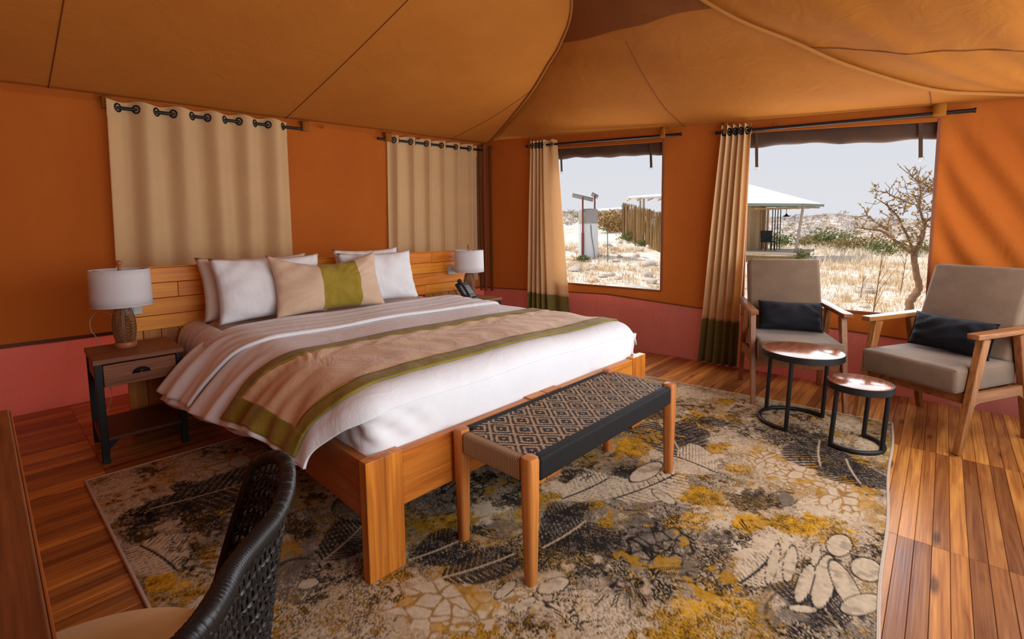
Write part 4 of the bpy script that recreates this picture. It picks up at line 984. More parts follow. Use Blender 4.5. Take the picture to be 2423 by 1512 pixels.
                mk = th(1-np.maximum(abs(p), abs(q)), 0.05, 0.05); ck = ((np.floor(a)+np.floor(b2)) % 2)
                put(sl, mk, pale, 0.9); put(sl, mk*ck, dark, 0.95)
            elif f[0].startswith('leaf'):
                ax, ay, bx, by, hw = f[1:6]; L = math.hypot(bx-ax, by-ay); dx, dy = (bx-ax)/L, (by-ay)/L
                sl = window((ax+bx)/2, (ay+by)/2, L/2+hw, L/2+hw)
                t = ((X[sl]-ax)*dx+(Y[sl]-ay)*dy)/L; s_ = (-(X[sl]-ax)*dy+(Y[sl]-ay)*dx)
                s_ = s_+0.03*L*np.sin(3*t); nl = 13; sh = t-0.35*abs(s_)/L*1.6
                k = sh*nl; fr = k-np.floor(k); env = hw*np.clip(np.sin(PI*np.clip(sh*0.92+0.06, 0, 1)), 0, 1)**0.6
                inl = th(0.36+0.08*np.sin(np.floor(k)*12.9)-abs(fr-0.5), 0.0, 0.08)*th(1-abs(s_)/np.maximum(env, 1e-4)+0.5*(n3[sl]-0.5), 0.0, 0.12)*((sh > 0.02) & (sh < 0.98))
                c1, c2 = (dark*1.6, pale) if f[0].endswith('dark') else (soft, dark)
                put(sl, inl, c1, 0.92)
                put(sl, inl*th(n4[sl]*0.5+fine[sl]*0.5, 0.66, 0.04), grey, 0.7)
                put(sl, th(0.0045-abs(s_), 0.0, 0.003)*((t > 0) & (t < 1)), c2, 0.95)
            elif f[0].startswith('fan'):
                sl, p, q = local(f, 1.05); a0, a1, n = f[7:10]; r = np.sqrt(p*p+q*q); an = np.degrees(np.arctan2(q, p))
                tt = ((an-a0) % 360)/((a1-a0) % 360 or 360); k = tt*n+1.2*(n3[sl]-0.5)
                fr = abs(k-np.floor(k)-0.5); ln = 0.72+0.28*np.sin(np.floor(k)*7.7)
                mk = th(0.30-fr+0.25*(n4[sl]-0.5), 0.05, 0.12)*(tt < 1)*th(ln-r, 0, 0.06)*th(r, 0.12+0.1*np.sin(np.floor(k)*3.1), 0.05)*th(n4[sl]+0.25*n3[sl], 0.50, 0.08)
                put(sl, mk, {'d': dark, 'g': gold, 'p': soft}[f[0][4]], 0.92)
            elif f[0] == 'bigpetal':
                sl, p, q = local(f, 1.3); r = np.sqrt(p*p+q*q)+0.25*(n6[sl]-0.5); put(sl, th(1.12-r, 0, 0.05), dark, 0.9); put(sl, th(1-r, 0, 0.04), soft*0.95, 0.95)
                put(sl, th(1-r, 0, 0.04)*th(n4[sl]*0.5+n3[sl]*0.5, 0.6, 0.05), grey, 0.5)
    col[:] = col*(0.86+0.26*lattice(NX, NY, 2.0, 61))[..., None]
    rel = (col.mean(axis=2)).ravel()
    r0 = Vector((X.mean(), Y.mean(), 0.0))
    Z = 0.0105+0.0012*np.clip(rel.reshape(NY, NX)*3, 0, 1)
    co = np.stack([X-r0.x, Y-r0.y, Z], -1).reshape(-1, 3).astype(np.float32)
    idx = np.arange(NX*NY).reshape(NY, NX)
    q = np.stack([idx[:-1, :-1], idx[:-1, 1:], idx[1:, 1:], idx[1:, :-1]], -1).reshape(-1, 4)
    me = bpy.data.meshes.new('pile'); nf = len(q)
    me.vertices.add(len(co)); me.vertices.foreach_set('co', co.ravel())
    me.loops.add(nf*4); me.loops.foreach_set('vertex_index', q.ravel().astype(np.int32))
    me.polygons.add(nf); me.polygons.foreach_set('loop_start', (np.arange(nf)*4).astype(np.int32))
    me.update(); me.validate()
    at = me.color_attributes.new('pattern', 'FLOAT_COLOR', 'POINT')
    at.data.foreach_set('color', np.concatenate([col.reshape(-1, 3), np.ones((NX*NY, 1))], 1).ravel().astype(np.float32))
    mt, nt, out = newmat('rug_pile'); b = NB(nt)
    ca = b.n('ShaderNodeVertexColor', layer_name='pattern'); v_ = b.coord('Object')
    nz = b.noise(v_, 420, 2); rib = b.n('ShaderNodeTexWave', bands_direction='DIAGONAL'); rib.inputs['Scale'].default_value = 90; rib.inputs['Distortion'].default_value = 2; b.l(v_, rib.inputs[0])
    c = b.mix(b.math('MULTIPLY', nz, 0.4), ca.outputs[0], (0.22, 0.17, 0.13), 'MULTIPLY')
    c = b.mix(b.math('MULTIPLY_ADD', b.noise(v_, 260, 2), 0.9, -0.3), c, ca.outputs[0])
    h = b.math('ADD', nz, b.math('MULTIPLY', rib.outputs[1], 0.35))
    bs = b.bsdf(c, 0.95, normal=b.bump(h, 0.35, 0.004), spec=0.02, sheen=0.0); b.l(bs.outputs[0], out.inputs[0])
    me.materials.append(mt)
    ru = tag(empty('rug', r0), 'large rug with abstract leaf pattern in charcoal, beige and mustard under the bench', 'rug')
    o = bpy.data.objects.new('pile', me); COL.objects.link(o); o.parent = ru
    ring = [(X[0, i]-r0.x, Y[0, i]-r0.y, 0.008) for i in range(0, NX, 20)]+[(X[j, -1]-r0.x, Y[j, -1]-r0.y, 0.008) for j in range(0, NY, 20)]
    ring += [(X[-1, i]-r0.x, Y[-1, i]-r0.y, 0.008) for i in range(NX-1, -1, -20)]+[(X[j, 0]-r0.x, Y[j, 0]-r0.y, 0.008) for j in range(NY-1, -1, -20)]
    MB().tube(ring, 0.0065, 6, closed=True).build('bound_edge', plain('rug_edge', (0.55, 0.45, 0.35), 0.9, nz=0.3, scale=120), ru, smooth=True)
    return ru
make_rug()

# ------------------------------------------------------------------ curtains on the back wall, hung on eyelets
def flat_curtain(x0, x1, nw, amp, ph, zb_, zt, skew, label, name_i):
    """root in the back wall's frame; wave round the rod, eyelets where the cloth crosses it"""
    r = empty('curtain', HW(x0, -0.062), HA); tag(r, label, 'curtain', 'linen curtains')
    wd = x1-x0; dz = 0.0185
    def wave(u, v):
        return amp*math.cos(2*PI*nw*u+ph+0.35*math.sin(3*PI*u)*(1-v)+skew*math.sin(2*PI*nw*u+ph))
    def fn(u, v):
        top = zt+dz*(x0+wd*u); z = zb_+(top-zb_)*v
        k = 1.0 if v > 0.9 else (0.75+0.25*v/0.9)
        y = wave(u, v)*k + 0.010*math.sin(2*PI*nw*0.5*u+2*v)*(1-v)
        x = wd*u*(1-0.02*(1-v)) + (-0.045*(1-u)+0.01)*(1-v) + 0.012*math.sin(2*PI*nw*u+ph)*0.5
        return (x, y, z+0.008*math.sin(2*PI*nw*u+ph)*(v > 0.98))
    MB().grid(fn, int(nw*26), 44).build('cloth', M['curtain'], r, smooth=True, solid=0.0015)
    def hd(u, v):
        p = Vector(fn(u, 0.925+0.075*v)); e = 1e-3; q = Vector(fn(min(1, u+e), 0.95))-Vector(fn(max(0, u-e), 0.95)); n = Vector((q.y, -q.x, 0)).normalized()
        return p+n*0.0022
    MB().grid(hd, int(nw*26), 2).build('header', M['curtain'], r, smooth=True)
    # crossings
    us = np.linspace(0, 1, 4001); f = np.array([wave(u, 1) for u in us]); cr_ = [us[i] for i in range(4000) if f[i]*f[i+1] < 0 and 0.01 < us[i] < 0.99]
    for u in cr_:
        p = Vector(fn(u, 1)); zc = zt+dz*(x0+wd*u)-0.048
        q = Vector(fn(u+0.002, 1))-Vector(fn(u-0.002, 1)); t = Vector((q.x, q.y, 0)).normalized()
        ring = [Vector((p.x, p.y, zc))+t*0.0265*math.cos(a)+Vector((0, 0, 0.0265*math.sin(a))) for a in np.linspace(0, 2*PI, 21)[:-1]]
        MB().tube(ring, 0.0075, 8, closed=True).build('eyelet', M['blackm'], r, smooth=True)
    return r
flat_curtain(0.615, 1.85, 5.5, 0.038, PI*0.95, 0.56, 2.118, 0.25, 'wide beige curtain on the back wall behind the left lamp', 0)
flat_curtain(2.84, 4.045, 6.0, 0.034, 0.35, 0.56, 2.108, -0.7, 'narrower looking beige curtain on the back wall behind the far lamp', 1)
def rod(name, p0, p1, tabs, label, frame='h', ends=True):
    r = empty(name, p0); tag(r, label, 'curtain rod', 'black curtain rods')
    d_ = Vector(p1)-Vector(p0); L = d_.length; t = d_.normalized()
    MB().tube([Vector((0, 0, 0)), d_], 0.0125, 12).build('pole', M['blackm'], r, smooth=True)
    for q in (0.0, 1.0):
        MB().tube([d_*q-t*0.006, d_*q+t*0.006], 0.0155, 12).build('end_cap', M['blackm'], r, smooth=True)
    nrm = Vector((t.y, -t.x, 0)) if frame == 'h' else Vector((-1, 0, 0))
    for q, wdt in tabs:
        c = d_*q; mb = MB(); pr = [(0.0, 0.07), (0.045, 0.067), (0.062-0.062+0.0, 0)] 
        pts = []
        for a in np.linspace(-0.5*PI, 0.5*PI, 8): pts.append((0.0165*math.cos(a), 0.0165*math.sin(a)))
        # strap comes down the room side of the pole, loops under and goes back up to the wall
        prof = [(0.010, 0.075), (0.0155, 0.03)]+[(0.0165*math.cos(a), 0.0165*math.sin(a)) for a in np.linspace(0, -PI, 10)]+[(-0.03, 0.04), (-0.05, 0.075)]
        def fn(u, v, prof=prof, c=c, wdt=wdt):
            k = u*(len(prof)-1); i = min(int(k), len(prof)-2); f = k-i
            a = prof[i][0]*(1-f)+prof[i+1][0]*f; z = prof[i][1]*(1-f)+prof[i+1][1]*f
            return c+t*((v-0.5)*wdt)+nrm*a+Vector((0, 0, z))
        mb.grid(fn, 24, 2).build('canvas_tab', M['roof'], r, smooth=True, solid=0.002)
    return r
def hz(x, z): p = HW(x, -0.062); return (p[0], p[1], z)
rod('curtain_rod', hz(0.60, 2.070+0.010), hz(2.02, 2.105), [(0.02, 0.07), (0.985, 0.06)], 'black rod carrying the wide curtain on the back wall')
rod('curtain_rod', hz(2.726, 2.11), hz(4.165, 2.136), [(0.075, 0.075), (0.995, 0.06)], 'black rod carrying the back wall curtain nearer the tent corner')
rod('curtain_rod', (4.158, 1.755, 1.990), (4.158, 3.50, 2.094), [(0.09, 0.05), (0.97, 0.05)], 'black rod above the smaller window', 'w')
rod('curtain_rod', (4.158, -0.095, 1.884), (4.158, 1.452, 1.958), [(0.105, 0.065), (0.955, 0.05)], 'black rod above the larger window with the bare tree', 'w')

# ------------------------------------------------------------------ gathered curtains at the windows
def long_curtain(ytop, ybot, ztop, zbot, nf, amp, label, tail=None, xoff=4.158, band=0.43):
    """ytop, ybot: (left, right) extent along the wall, left = towards the corner"""
    r = empty('curtain', (xoff, ytop[0], 0)); tag(r, label, 'curtain', 'linen curtains')
    def fn(u, v):
        h = 1-v
        sp = smoothstep(0.0, 1.0, h)
        l = ytop[0]+(ybot[0]-ytop[0])*h; rr = ytop[1]+(ybot[1]-ytop[1])*(h**1.15)
        uu = u
        if tail:
            uu = u*tail[0]/tail[1] if u < tail[1] else tail[0]+(u-tail[1])*(1-tail[0])/(1-tail[1])
        y = l+(rr-l)*uu
        z0 = zbot; z = z0+(ztop(y)-z0)*v
        a = amp*(0.8+0.5*h)
        g = 1.0
        if tail and u > tail[1]: g = 0.25+0.75*smoothstep(tail[1]+0.2, tail[1], u)
        ph_ = 2*PI*nf*u
        x = -a*g*math.cos(ph_+0.5*math.sin(3*h+5*u)*h) - 0.006*math.sin(5*h+9*u)
        y += 0.35*a*math.sin(ph_)*g*0.5
        if v > 0.995: z += 0.006*math.cos(ph_)
        return (x, y-ytop[0], z)
    zb2 = band
    def main(u, v): 
        zt = ztop(ytop[0]); f0 = (zb2-zbot)/(zt-zbot); return fn(u, f0+(1-f0)*v)
    def bnd(u, v):
        zt = ztop(ytop[0]); f0 = (zb2-zbot)/(zt-zbot); return fn(u, f0*v)
    MB().grid(main, int(nf*22), 50).build('cloth', M['curtain'], r, smooth=True, solid=0.0012)
    MB().grid(bnd, int(nf*22), 14).build('olive_band', M['olive'], r, smooth=True, solid=0.0014)
    def hd(u, v): p = Vector(fn(u, 0.945+0.055*v)); return p+Vector((-0.0025, 0, 0))
    MB().grid(hd, int(nf*22), 2).build('header', M['curtain'], r, smooth=True)
    for u in [k/(2*nf)+0.25/nf for k in range(int(2*nf))]:
        p = Vector(fn(u, 1)); q = Vector(fn(u+0.003, 1))-Vector(fn(u-0.003, 1)); t = Vector((q.x, q.y, 0)).normalized(); zc = ztop(p.y+ytop[0])-0.048
        ring = [Vector((0, p.y, zc))+t*0.026*math.cos(a)+Vector((0, 0, 0.026*math.sin(a))) for a in np.linspace(0, 2*PI, 19)[:-1]]
        MB().tube(ring, 0.007, 7, closed=True).build('eyelet', M['blackm'], r, smooth=True)
    return r
long_curtain((3.425, 3.085), (3.50, 2.90), lambda y: 1.886+0.0596*y+0.048, 0.03, 5.5, 0.028, 'beige curtain with olive hem drawn aside, left edge of the smaller window', tail=(0.50, 0.72), band=0.465)
long_curtain((1.400, 1.178), (1.55, 1.22), lambda y: 1.888+0.0485*y+0.048, 0.012, 5.0, 0.030, 'beige curtain with olive hem drawn aside between the two windows', band=0.395)

# ------------------------------------------------------------------ armchairs
def make_armchair():
    r = empty('armchair')                       # +y is the way it faces, x across
    for s in (-1, 1):
        x = s*0.265
        MB().beam((x, 0.292, 0.0), (x, 0.150, 0.603), 0.030, 0.034, (0, 1, 0), 0.036, 0.062).build('leg', M['chairwood'], r, bevel=0.005)
        MB().beam((x, -0.292, 0.0), (x, -0.150, 0.603), 0.030, 0.034, (0, 1, 0), 0.036, 0.058).build('leg', M['chairwood'], r, bevel=0.005)
        # arm: gently waisted board
        pl = [(-0.335, -0.022), (-0.20, -0.030), (0.05, -0.027), (0.20, -0.031), (0.246, -0.027), (0.246, 0.027), (0.20, 0.031), (0.05, 0.027), (-0.20, 0.030), (-0.335, 0.022)]
        ar = MB(); n = len(pl); vs_ = []
        for zo in (0.6035, 0.633):
            for y, dx in pl: vs_.append((x+dx+s*0.004, y, zo+0.010*(abs(y)/0.3)**2*(y < 0)-0.0))
        ar.add(vs_, [tuple(range(n-1, -1, -1)), tuple(range(n, 2*n))]+[(i, (i+1) % n, n+(i+1) % n, n+i) for i in range(n)])
        ar.build('arm', M['chairwoodx'], r, bevel=0.007, seg=3)
        # side rail with arched brackets into the legs
        up_ = [(-0.235+0.47*t, 0.318-0.012*t*0) for t in np.linspace(0, 1, 9)]
        lo_ = []
        for t in np.linspace(1, 0, 25):
            y = -0.235+0.47*t; e = min(t, 1-t); lo_.append((y, 0.262-0.055*max(0, 1-e/0.16)**2))
        sr = MB(); pts = up_+lo_; n = len(pts); vs_ = [(x-0.011, y, z) for y, z in pts]+[(x+0.011, y, z) for y, z in pts]
        fs = []
        m_ = len(up_)
        sr.add(vs_, [tuple(range(n-1, -1, -1)), tuple(range(n, 2*n))]+[(i, (i+1) % n, n+(i+1) % n, n+i) for i in range(n)])
        sr.build('side_rail', M['chairwoodx'], r, bevel=0.003)
        MB().beam((s*0.215, -0.185, 0.29), (s*0.215, -0.385, 0.85), 0.03, 0.028, (0, 1, 0)).build('back_post', M['chairwood'], r, bevel=0.004)
    MB().span((-0.247, 0.196, 0.252), (0.247, 0.222, 0.312)).build('front_rail', M['chairwoodx'], r, bevel=0.004)
    MB().span((-0.247, -0.228, 0.262), (0.247, -0.205, 0.312)).build('rear_rail', M['chairwoodx'], r, bevel=0.004)
    for k, t in enumerate((0.25, 0.6, 0.96)):
        y, z = -0.185-0.2*t, 0.29+0.56*t; MB().beam((-0.20, y, z), (0.20, y, z), 0.018, 0.05).build('back_slat', M['chairwoodx'], r, bevel=0.003)
    for k in range(4):
        y = -0.15+0.105*k; MB().span((-0.25, y-0.025, 0.288), (0.25, y+0.025, 0.303)).build('seat_slat', M['chairwoodx'], r)
    # cushions
    sc = MB(); rbox(sc, -0.244, 0.244, -0.205, 0.305, 0.314, 0.446, 0.022, 4)
    sc.v = [(x, y, z+0.010*math.cos(x*6)*math.cos((y-0.05)*5)*(z > 0.38)) for x, y, z in sc.v]
    so = sc.build('seat_cushion', M['uphol'], r, smooth=True)
    MB().tube([(x, y, 0.437) for x, y in ((-0.238, -0.2), (-0.238, 0.299), (0.238, 0.299), (0.238, -0.2))], 0.0028, 5, closed=True).build('piping', M['uphol'], so, smooth=True)
    MB().tube([(x, y, 0.323) for x, y in ((-0.240, -0.2), (-0.240, 0.301), (0.240, 0.301), (0.240, -0.2))], 0.0028, 5, closed=True).build('piping', M['uphol'], so, smooth=True)
    bk = MB(); rbox(bk, -0.238, 0.238, -0.055, 0.055, 0.0, 0.535, 0.024, 4)
    lean = math.atan2(0.2, 0.56); Rm = Matrix.Rotation(lean, 3, 'X')
    bk.v = [tuple(Rm @ Vector((x*(1-0.03*max(0, z-0.2)), y+0.006*math.cos(x*6)*(1 if y > 0 else -1), z-0.010*max(0, 1-(x/0.2)**2)*(z > 0.5)))+Vector((0, -0.165, 0.425))) for x, y, z in bk.v]
    bo_ = bk.build('back_cushion', M['uphol'], r, smooth=True)
    edge = [Rm @ Vector((x*(1-0.03*max(0, z-0.2)), 0.046, z))+Vector((0, -0.165, 0.425)) for x, z in ((-0.229, 0.01), (-0.233, 0.52), (-0.222, 0.529), (0, 0.519), (0.222, 0.529), (0.233, 0.52), (0.229, 0.01))]
    MB().tube(edge, 0.0028, 5).build('piping', M['uphol'], bo_, smooth=True)
    return r
ca = make_armchair(); ca.location = (3.75, 0.769, 0); ca.rotation_euler.z = math.radians(-155.98-90)
tag(ca, 'wooden armchair with taupe cushions before the larger window, behind the round tables', 'armchair', 'taupe armchairs')
cb = copy_tree(ca); cb.location = (3.691, -0.021, 0); cb.rotation_euler.z = math.radians(150.42-90)
cb['label'] = 'wooden armchair with taupe cushions beside the bare orange wall, no table in front'
def lumbar(ch, label, dx):
    mb = pillow_mesh(0.40, 0.20, 0.12, pinch=0.03, n=20, seed=31); 
    o = weld(mb.build('lumbar_pillow', M['inky'], None, smooth=True))
    a = ch.rotation_euler.z; Rz = Matrix.Rotation(a, 3, 'Z')
    pipe = [(x, 0, z) for x, z in ((-0.2, -0.1), (0, -0.094), (0.2, -0.1), (0.196, 0), (0.2, 0.1), (0, 0.094), (-0.2, 0.1), (-0.196, 0))]
    MB().tube(pipe, 0.003, 5, closed=True).build('piping', M['inky'], o, smooth=True)
    o.location = ch.location + Rz @ Vector((dx, -0.068, 0.552)); o.rotation_euler = (Rz @ Matrix.Rotation(math.radians(17), 3, 'X') @ Matrix.Rotation(math.radians(-1.5), 3, 'Y')).to_euler()
    return tag(o, label, 'pillow')
lumbar(ca, 'small black lumbar pillow on the armchair before the larger window', -0.01)
lumbar(cb, 'small black lumbar pillow on the armchair beside the bare orange wall', 0.0)

# ------------------------------------------------------------------ nesting side tables
def side_table(loc, rad, h, a0, a1, legs, label, base_c):
    r = empty('side_table', (loc[0], loc[1], 0.012)); tag(r, label, 'side table'); h -= 0.012
    MB().lathe([(rad-0.012, h-0.020), (rad-0.0045, h-0.018), (rad-0.0045, h-0.001), (rad-0.008, h+0.0005)], 56).build('top', M['tabwood'], r, smooth=True)
    MB().lathe([(rad-0.004, h-0.036), (rad, h-0.036), (rad, h), (rad-0.004, h), (rad-0.004, h-0.036)], 56, cap=False).build('rim', M['black'], r, bevel=0.001)
    cx, cy = base_c; tr_ = 0.0115
    arc = [(cx+(rad-0.012)*math.cos(a), cy+(rad-0.012)*math.sin(a), tr_) for a in np.linspace(math.radians(a0), math.radians(a1), 40)]
    MB().tube(arc, tr_, 10).build('base_ring', M['black'], r, smooth=True)
    for a in legs:
        x, y = cx+(rad-0.012)*math.cos(math.radians(a)), cy+(rad-0.012)*math.sin(math.radians(a))
        x2, y2 = (rad-0.014)*math.cos(math.radians(a)), (rad-0.014)*math.sin(math.radians(a))
        MB().tube([(x, y, 0.004), (x2, y2, h-0.034)], 0.0112, 10).build('leg', M['black'], r, smooth=True)
    return r
side_table((3.205, 0.588), 0.212, 0.462, 176, -28+360-360+0 if False else -32, (176, 68, -32), 'larger round nesting table with reddish wood top, behind the smaller round one', (0.022, 0.02))
side_table((3.085, 0.296), 0.150, 0.362, 142, 345, (142, 250, 345), 'smaller round nesting table with glossy wood top, in front of the larger one', (0.006, 0.018))

# ------------------------------------------------------------------ desk and black woven chair in the near left corner
dk = tag(empty('desk', (-0.34, 0.70, 0)), 'reddish dark wood desk edge at the near left, beside the woven chair', 'desk')
MB().span((-0.36, -0.95, 0.715), (0.362, 1.072, 0.75)).build('top', M['deskwood'], dk, bevel=0.004)
MB().span((0.3624, -0.95, 0.722), (0.366, 1.072, 0.746)).build('edge_band', M['bedwoody'], dk, bevel=0.001)
MB().span((-0.34, 1.035, 0.0), (0.345, 1.065, 0.7145)).build('end_panel', M['deskwood'], dk, bevel=0.003)
MB().span((-0.34, -0.94, 0.0), (0.345, -0.91, 0.7145)).build('end_panel', M['deskwood'], dk, bevel=0.003)
MB().span((-0.30, -0.90, 0.60), (-0.28, 1.03, 0.7145)).build('rail', M['deskwood'], dk, bevel=0.002)

wc = tag(empty('woven_chair', (0.0, 0.93, 0)), 'black woven tub chair with a round mustard seat pad at the near left', 'chair')
WCP = [(24, 0.40, 0.690), (16, 0.401, 0.72), (4, 0.378, 0.74), (-10, 0.352, 0.752), (-24, 0.339, 0.762), (-38, 0.337, 0.771), (-47, 0.337, 0.778), (-55, 0.343, 0.783), (-61, 0.356, 0.787), (-66, 0.374, 0.789), (-72, 0.391, 0.786), (-82, 0.40, 0.77), (-95, 0.40, 0.72)]
def rimp(t):
    k = t*(len(WCP)-1); i = min(int(k), len(WCP)-2); f = k-i
    a = [WCP[max(0, i-1)], WCP[i], WCP[i+1], WCP[min(len(WCP)-1, i+2)]]
    return [0.5*(2*a[1][q]+(a[2][q]-a[0][q])*f+(2*a[0][q]-5*a[1][q]+4*a[2][q]-a[3][q])*f*f+(3*a[1][q]-a[0][q]-3*a[2][q]+a[3][q])*f**3) for q in range(3)]
def wcs(t, v, off=0.0):
    """back shell: t round the back, v 0 at the seat frame .. 1 at the rim"""
    an, R, z = rimp(t); an = math.radians(an+ (1-v)*6*(0.5-t)*2*0.6)
    z0 = 0.395; rb = 0.285
    r_ = rb+(R-rb)*(v**1.25)+off
    return Vector((r_*math.cos(an), r_*math.sin(an), z0+(z-z0)*v))
NV, NH = 78, 20
vert = MB()
for k in range(NV):
    t = (k+0.5)/NV
    for dk_ in (0,):
        vert.tube([wcs(min(1, max(0, t+0.012*math.sin(PI*v*2+k*PI))), v, 0.0035*math.cos(PI*NH*v+k*PI)) for v in np.linspace(0.01, 0.985, 42)], 0.0040, 5)
tag(vert.build('upright_strands', M['blackw'], wc, smooth=True), kind='stuff')
hor = MB()
for j in range(NH):
    v = (j+0.5)/NH
    hor.tube([wcs(t, min(0.985, max(0.01, v+0.35/NH*math.sin(2*PI*t*9+j*1.7)*0.5)), 0.0036*math.cos(PI*NV*t+j*PI)) for t in np.linspace(0, 1, NV*3)], 0.0046, 5)
tag(hor.build('cross_strands', M['blackw'], wc, smooth=True), kind='stuff')
rp = [wcs(t, 1.0) for t in np.linspace(0, 1, 160)]
rimo = MB().tube(rp, 0.0105, 10).build('rim', M['blackw'], wc, smooth=True)
br = MB()
for ph_ in (0, 2*PI/3, 4*PI/3):
    pts = []
    for i in range(len(rp)*8):
        t = i/(len(rp)*8-1); p = wcs(t, 1.0); q = (wcs(min(1, t+.004), 1)-wcs(max(0, t-.004), 1)).normalized(); a = q.cross(Vector((0, 0, 1))).normalized(); b_ = q.cross(a)
        pts.append(p+(a*math.cos(t*560+ph_)+b_*math.sin(t*560+ph_))*0.0105)
    br.tube(pts, 0.0038, 5)
tag(br.build('braid', M['blackw'], rimo, smooth=True), kind='stuff')
MB().tube([wcs(0.0, v) for v in np.linspace(0, 1, 20)], 0.012, 8).build('front_edge', M['blackw'], wc, smooth=True)
MB().tube([wcs(1.0, v) for v in np.linspace(0, 1, 20)], 0.012, 8).build('front_edge', M['blackw'], wc, smooth=True)
MB().lathe([(0.0, 0.375), (0.29, 0.375), (0.302, 0.385), (0.302, 0.40), (0.285, 0.41), (0.0, 0.412)], 48, cap=False).build('seat_frame', M['blackw'], wc, smooth=True)
MB().lathe([(0.0, 0.413), (0.262, 0.413), (0.275, 0.425), (0.275, 0.447), (0.264, 0.460), (0.20, 0.466), (0.0, 0.469)], 64, cap=False).build('seat_pad', M['seatpad'], wc, smooth=True)
for a in (10, 100, 190, 280):
    c, s = math.cos(math.radians(a)), math.sin(math.radians(a))
    MB().tube([(0.22*c, 0.22*s, 0.38), (0.27*c, 0.27*s, 0.0)], [0.014, 0.010], 10).build('leg', M['black'], wc, smooth=True)

# ------------------------------------------------------------------ the land outside
def ss(a, b_, x): t = np.clip((x-a)/(b_-a), 0, 1); return t*t*(3-2*t)
def terrain(x, y):
    x = np.asarray(x, float); y = np.asarray(y, float)
    d = np.hypot(x, y); a = np.degrees(np.arctan2(y, x)); wl_ = ss(17, 28, a)
    zr = np.interp(d, [0, 5, 9, 14, 28, 40, 80, 160, 230, 400], [-0.5, -0.45, -0.42, -0.42, -0.45, -0.45, -0.2, 0.9, 2.0, 1.0])
    zl = np.interp(d, [0, 5, 9, 12, 16, 20, 24, 28, 40, 80, 160, 230, 400], [-0.5, -0.42, -0.35, -0.3, -0.2, -0.1, 0.22, 0.5, 0.95, 2.5, 5.5, 7.6, 7.0])
    z = zr*(1-wl_)+zl*wl_
    hill = 2.4*np.exp(-((a-8.5)/2.6)**2)*ss(110, 215, d)+1.6*np.exp(-((a-13.5)/2.4)**2)*ss(110, 215, d)
    z = z+hill+0.05*np.sin(0.9*x+0.4*y)*np.clip(d/20, 0, 1)+0.04*np.sin(0.55*y-1.3*x)*np.clip(d/20, 0, 1)
    return z
def tz(x, y): return float(terrain(x, y))
rr = np.concatenate([np.linspace(4.6, 30, 110), np.geomspace(30.5, 420, 60)]); aa = np.radians(np.linspace(-70, 110, 200))
Rg, Ag = np.meshgrid(rr, aa); Xg, Yg = Rg*np.cos(Ag), Rg*np.sin(Ag)
Zg = terrain(Xg, Yg)
g = MB(); g.v = [tuple(p) for p in np.stack([Xg, Yg, Zg], -1).reshape(-1, 3)]
nr = len(rr); g.f = [(i*nr+j, i*nr+j+1, (i+1)*nr+j+1, (i+1)*nr+j) for i in range(len(aa)-1) for j in range(nr-1)]
def ground_mat():
    mt, nt, out = newmat('dry_ground'); b = NB(nt); v = b.coord('Object')
    n1 = b.noise(v, 0.9, 6, 0.65); n2 = b.noise(v, 5, 5, 0.7); n3 = b.noise(v, 0.13, 4, 0.6); n4 = b.noise(v, 26, 3, 0.6)
    f = b.math('ADD', b.math('MULTIPLY', n1, 0.4), b.math('ADD', b.math('MULTIPLY', n2, 0.45), b.math('MULTIPLY', n4, 0.25)))
    c = b.ramp(f, [(0.40, (0.30, 0.15, 0.05)), (0.48, (0.60, 0.40, 0.20)), (0.53, (0.80, 0.72, 0.64)), (0.66, (0.86, 0.83, 0.81))])
    # far scrub mottling with distance haze painted into its pale tones, straw white fields nearer
    sx = b.n('ShaderNodeSeparateXYZ'); b.l(v, sx.inputs[0])
    d = b.math('SQRT', b.math('ADD', b.math('MULTIPLY', sx.outputs[0], sx.outputs[0]), b.math('MULTIPLY', sx.outputs[1], sx.outputs[1])))
    n5 = b.noise(v, 0.35, 6, 0.75)
    far = b.ramp(n5, [(0.36, (0.25, 0.24, 0.24)), (0.48, (0.50, 0.40, 0.33)), (0.56, (0.70, 0.66, 0.66)), (0.7, (0.78, 0.75, 0.76))])
    fm = b.math('MULTIPLY_ADD', d, 1/60, -0.5); fm = b.math('MINIMUM', b.math('MAXIMUM', fm, 0.0), 1.0)
    c = b.mix(fm, c, far)
    bs = b.bsdf(c, 0.95, normal=b.bump(f, 0.6, 0.06), spec=0.05); b.l(bs.outputs[0], out.inputs[0]); return mt
M['ground'] = ground_mat()
gr = g.build('terrain_ground', M['ground'], None, smooth=True); tag(gr, kind='structure')
gr.name = 'ground'
# ground in front of and below the tent
yd = tag(MB().span((-30, -60, -0.62), (4.8, -0.9, -0.5)).build('ground_front', M['ground'], None), kind='structure')
yd2 = tag(MB().span((-30, 4.8, -0.6), (2.0, 40, -0.48)).build('ground_rear', M['ground'], None), kind='structure')

M['straw'] = plain('dry_grass', (0.68, 0.43, 0.18), 0.9, nz=0.4, scale=3)
M['straw2'] = plain('bleached_grass', (0.84, 0.72, 0.55), 0.9, nz=0.3, scale=3)
M['leafg'] = plain('green_leaves', (0.16, 0.19, 0.045), 0.8, nz=0.45, scale=8)
M['leafo'] = plain('olive_leaves', (0.30, 0.22, 0.07), 0.8, nz=0.45, scale=8)
M['leafhaze'] = plain('hazed_scrub', (0.50, 0.45, 0.43), 0.9, nz=0.35, scale=1)  # scrub paled so that its colour imitates distance haze
M['leafgold'] = plain('golden_leaves', (0.46, 0.29, 0.10), 0.8, nz=0.45, scale=8)
M['bark'] = plain('acacia_bark', (0.27, 0.145, 0.075), 0.9, nz=0.5, scale=18, bump=0.6)
M['bud'] = plain('golden_buds', (0.45, 0.27, 0.06), 0.8, nz=0.4, scale=30)
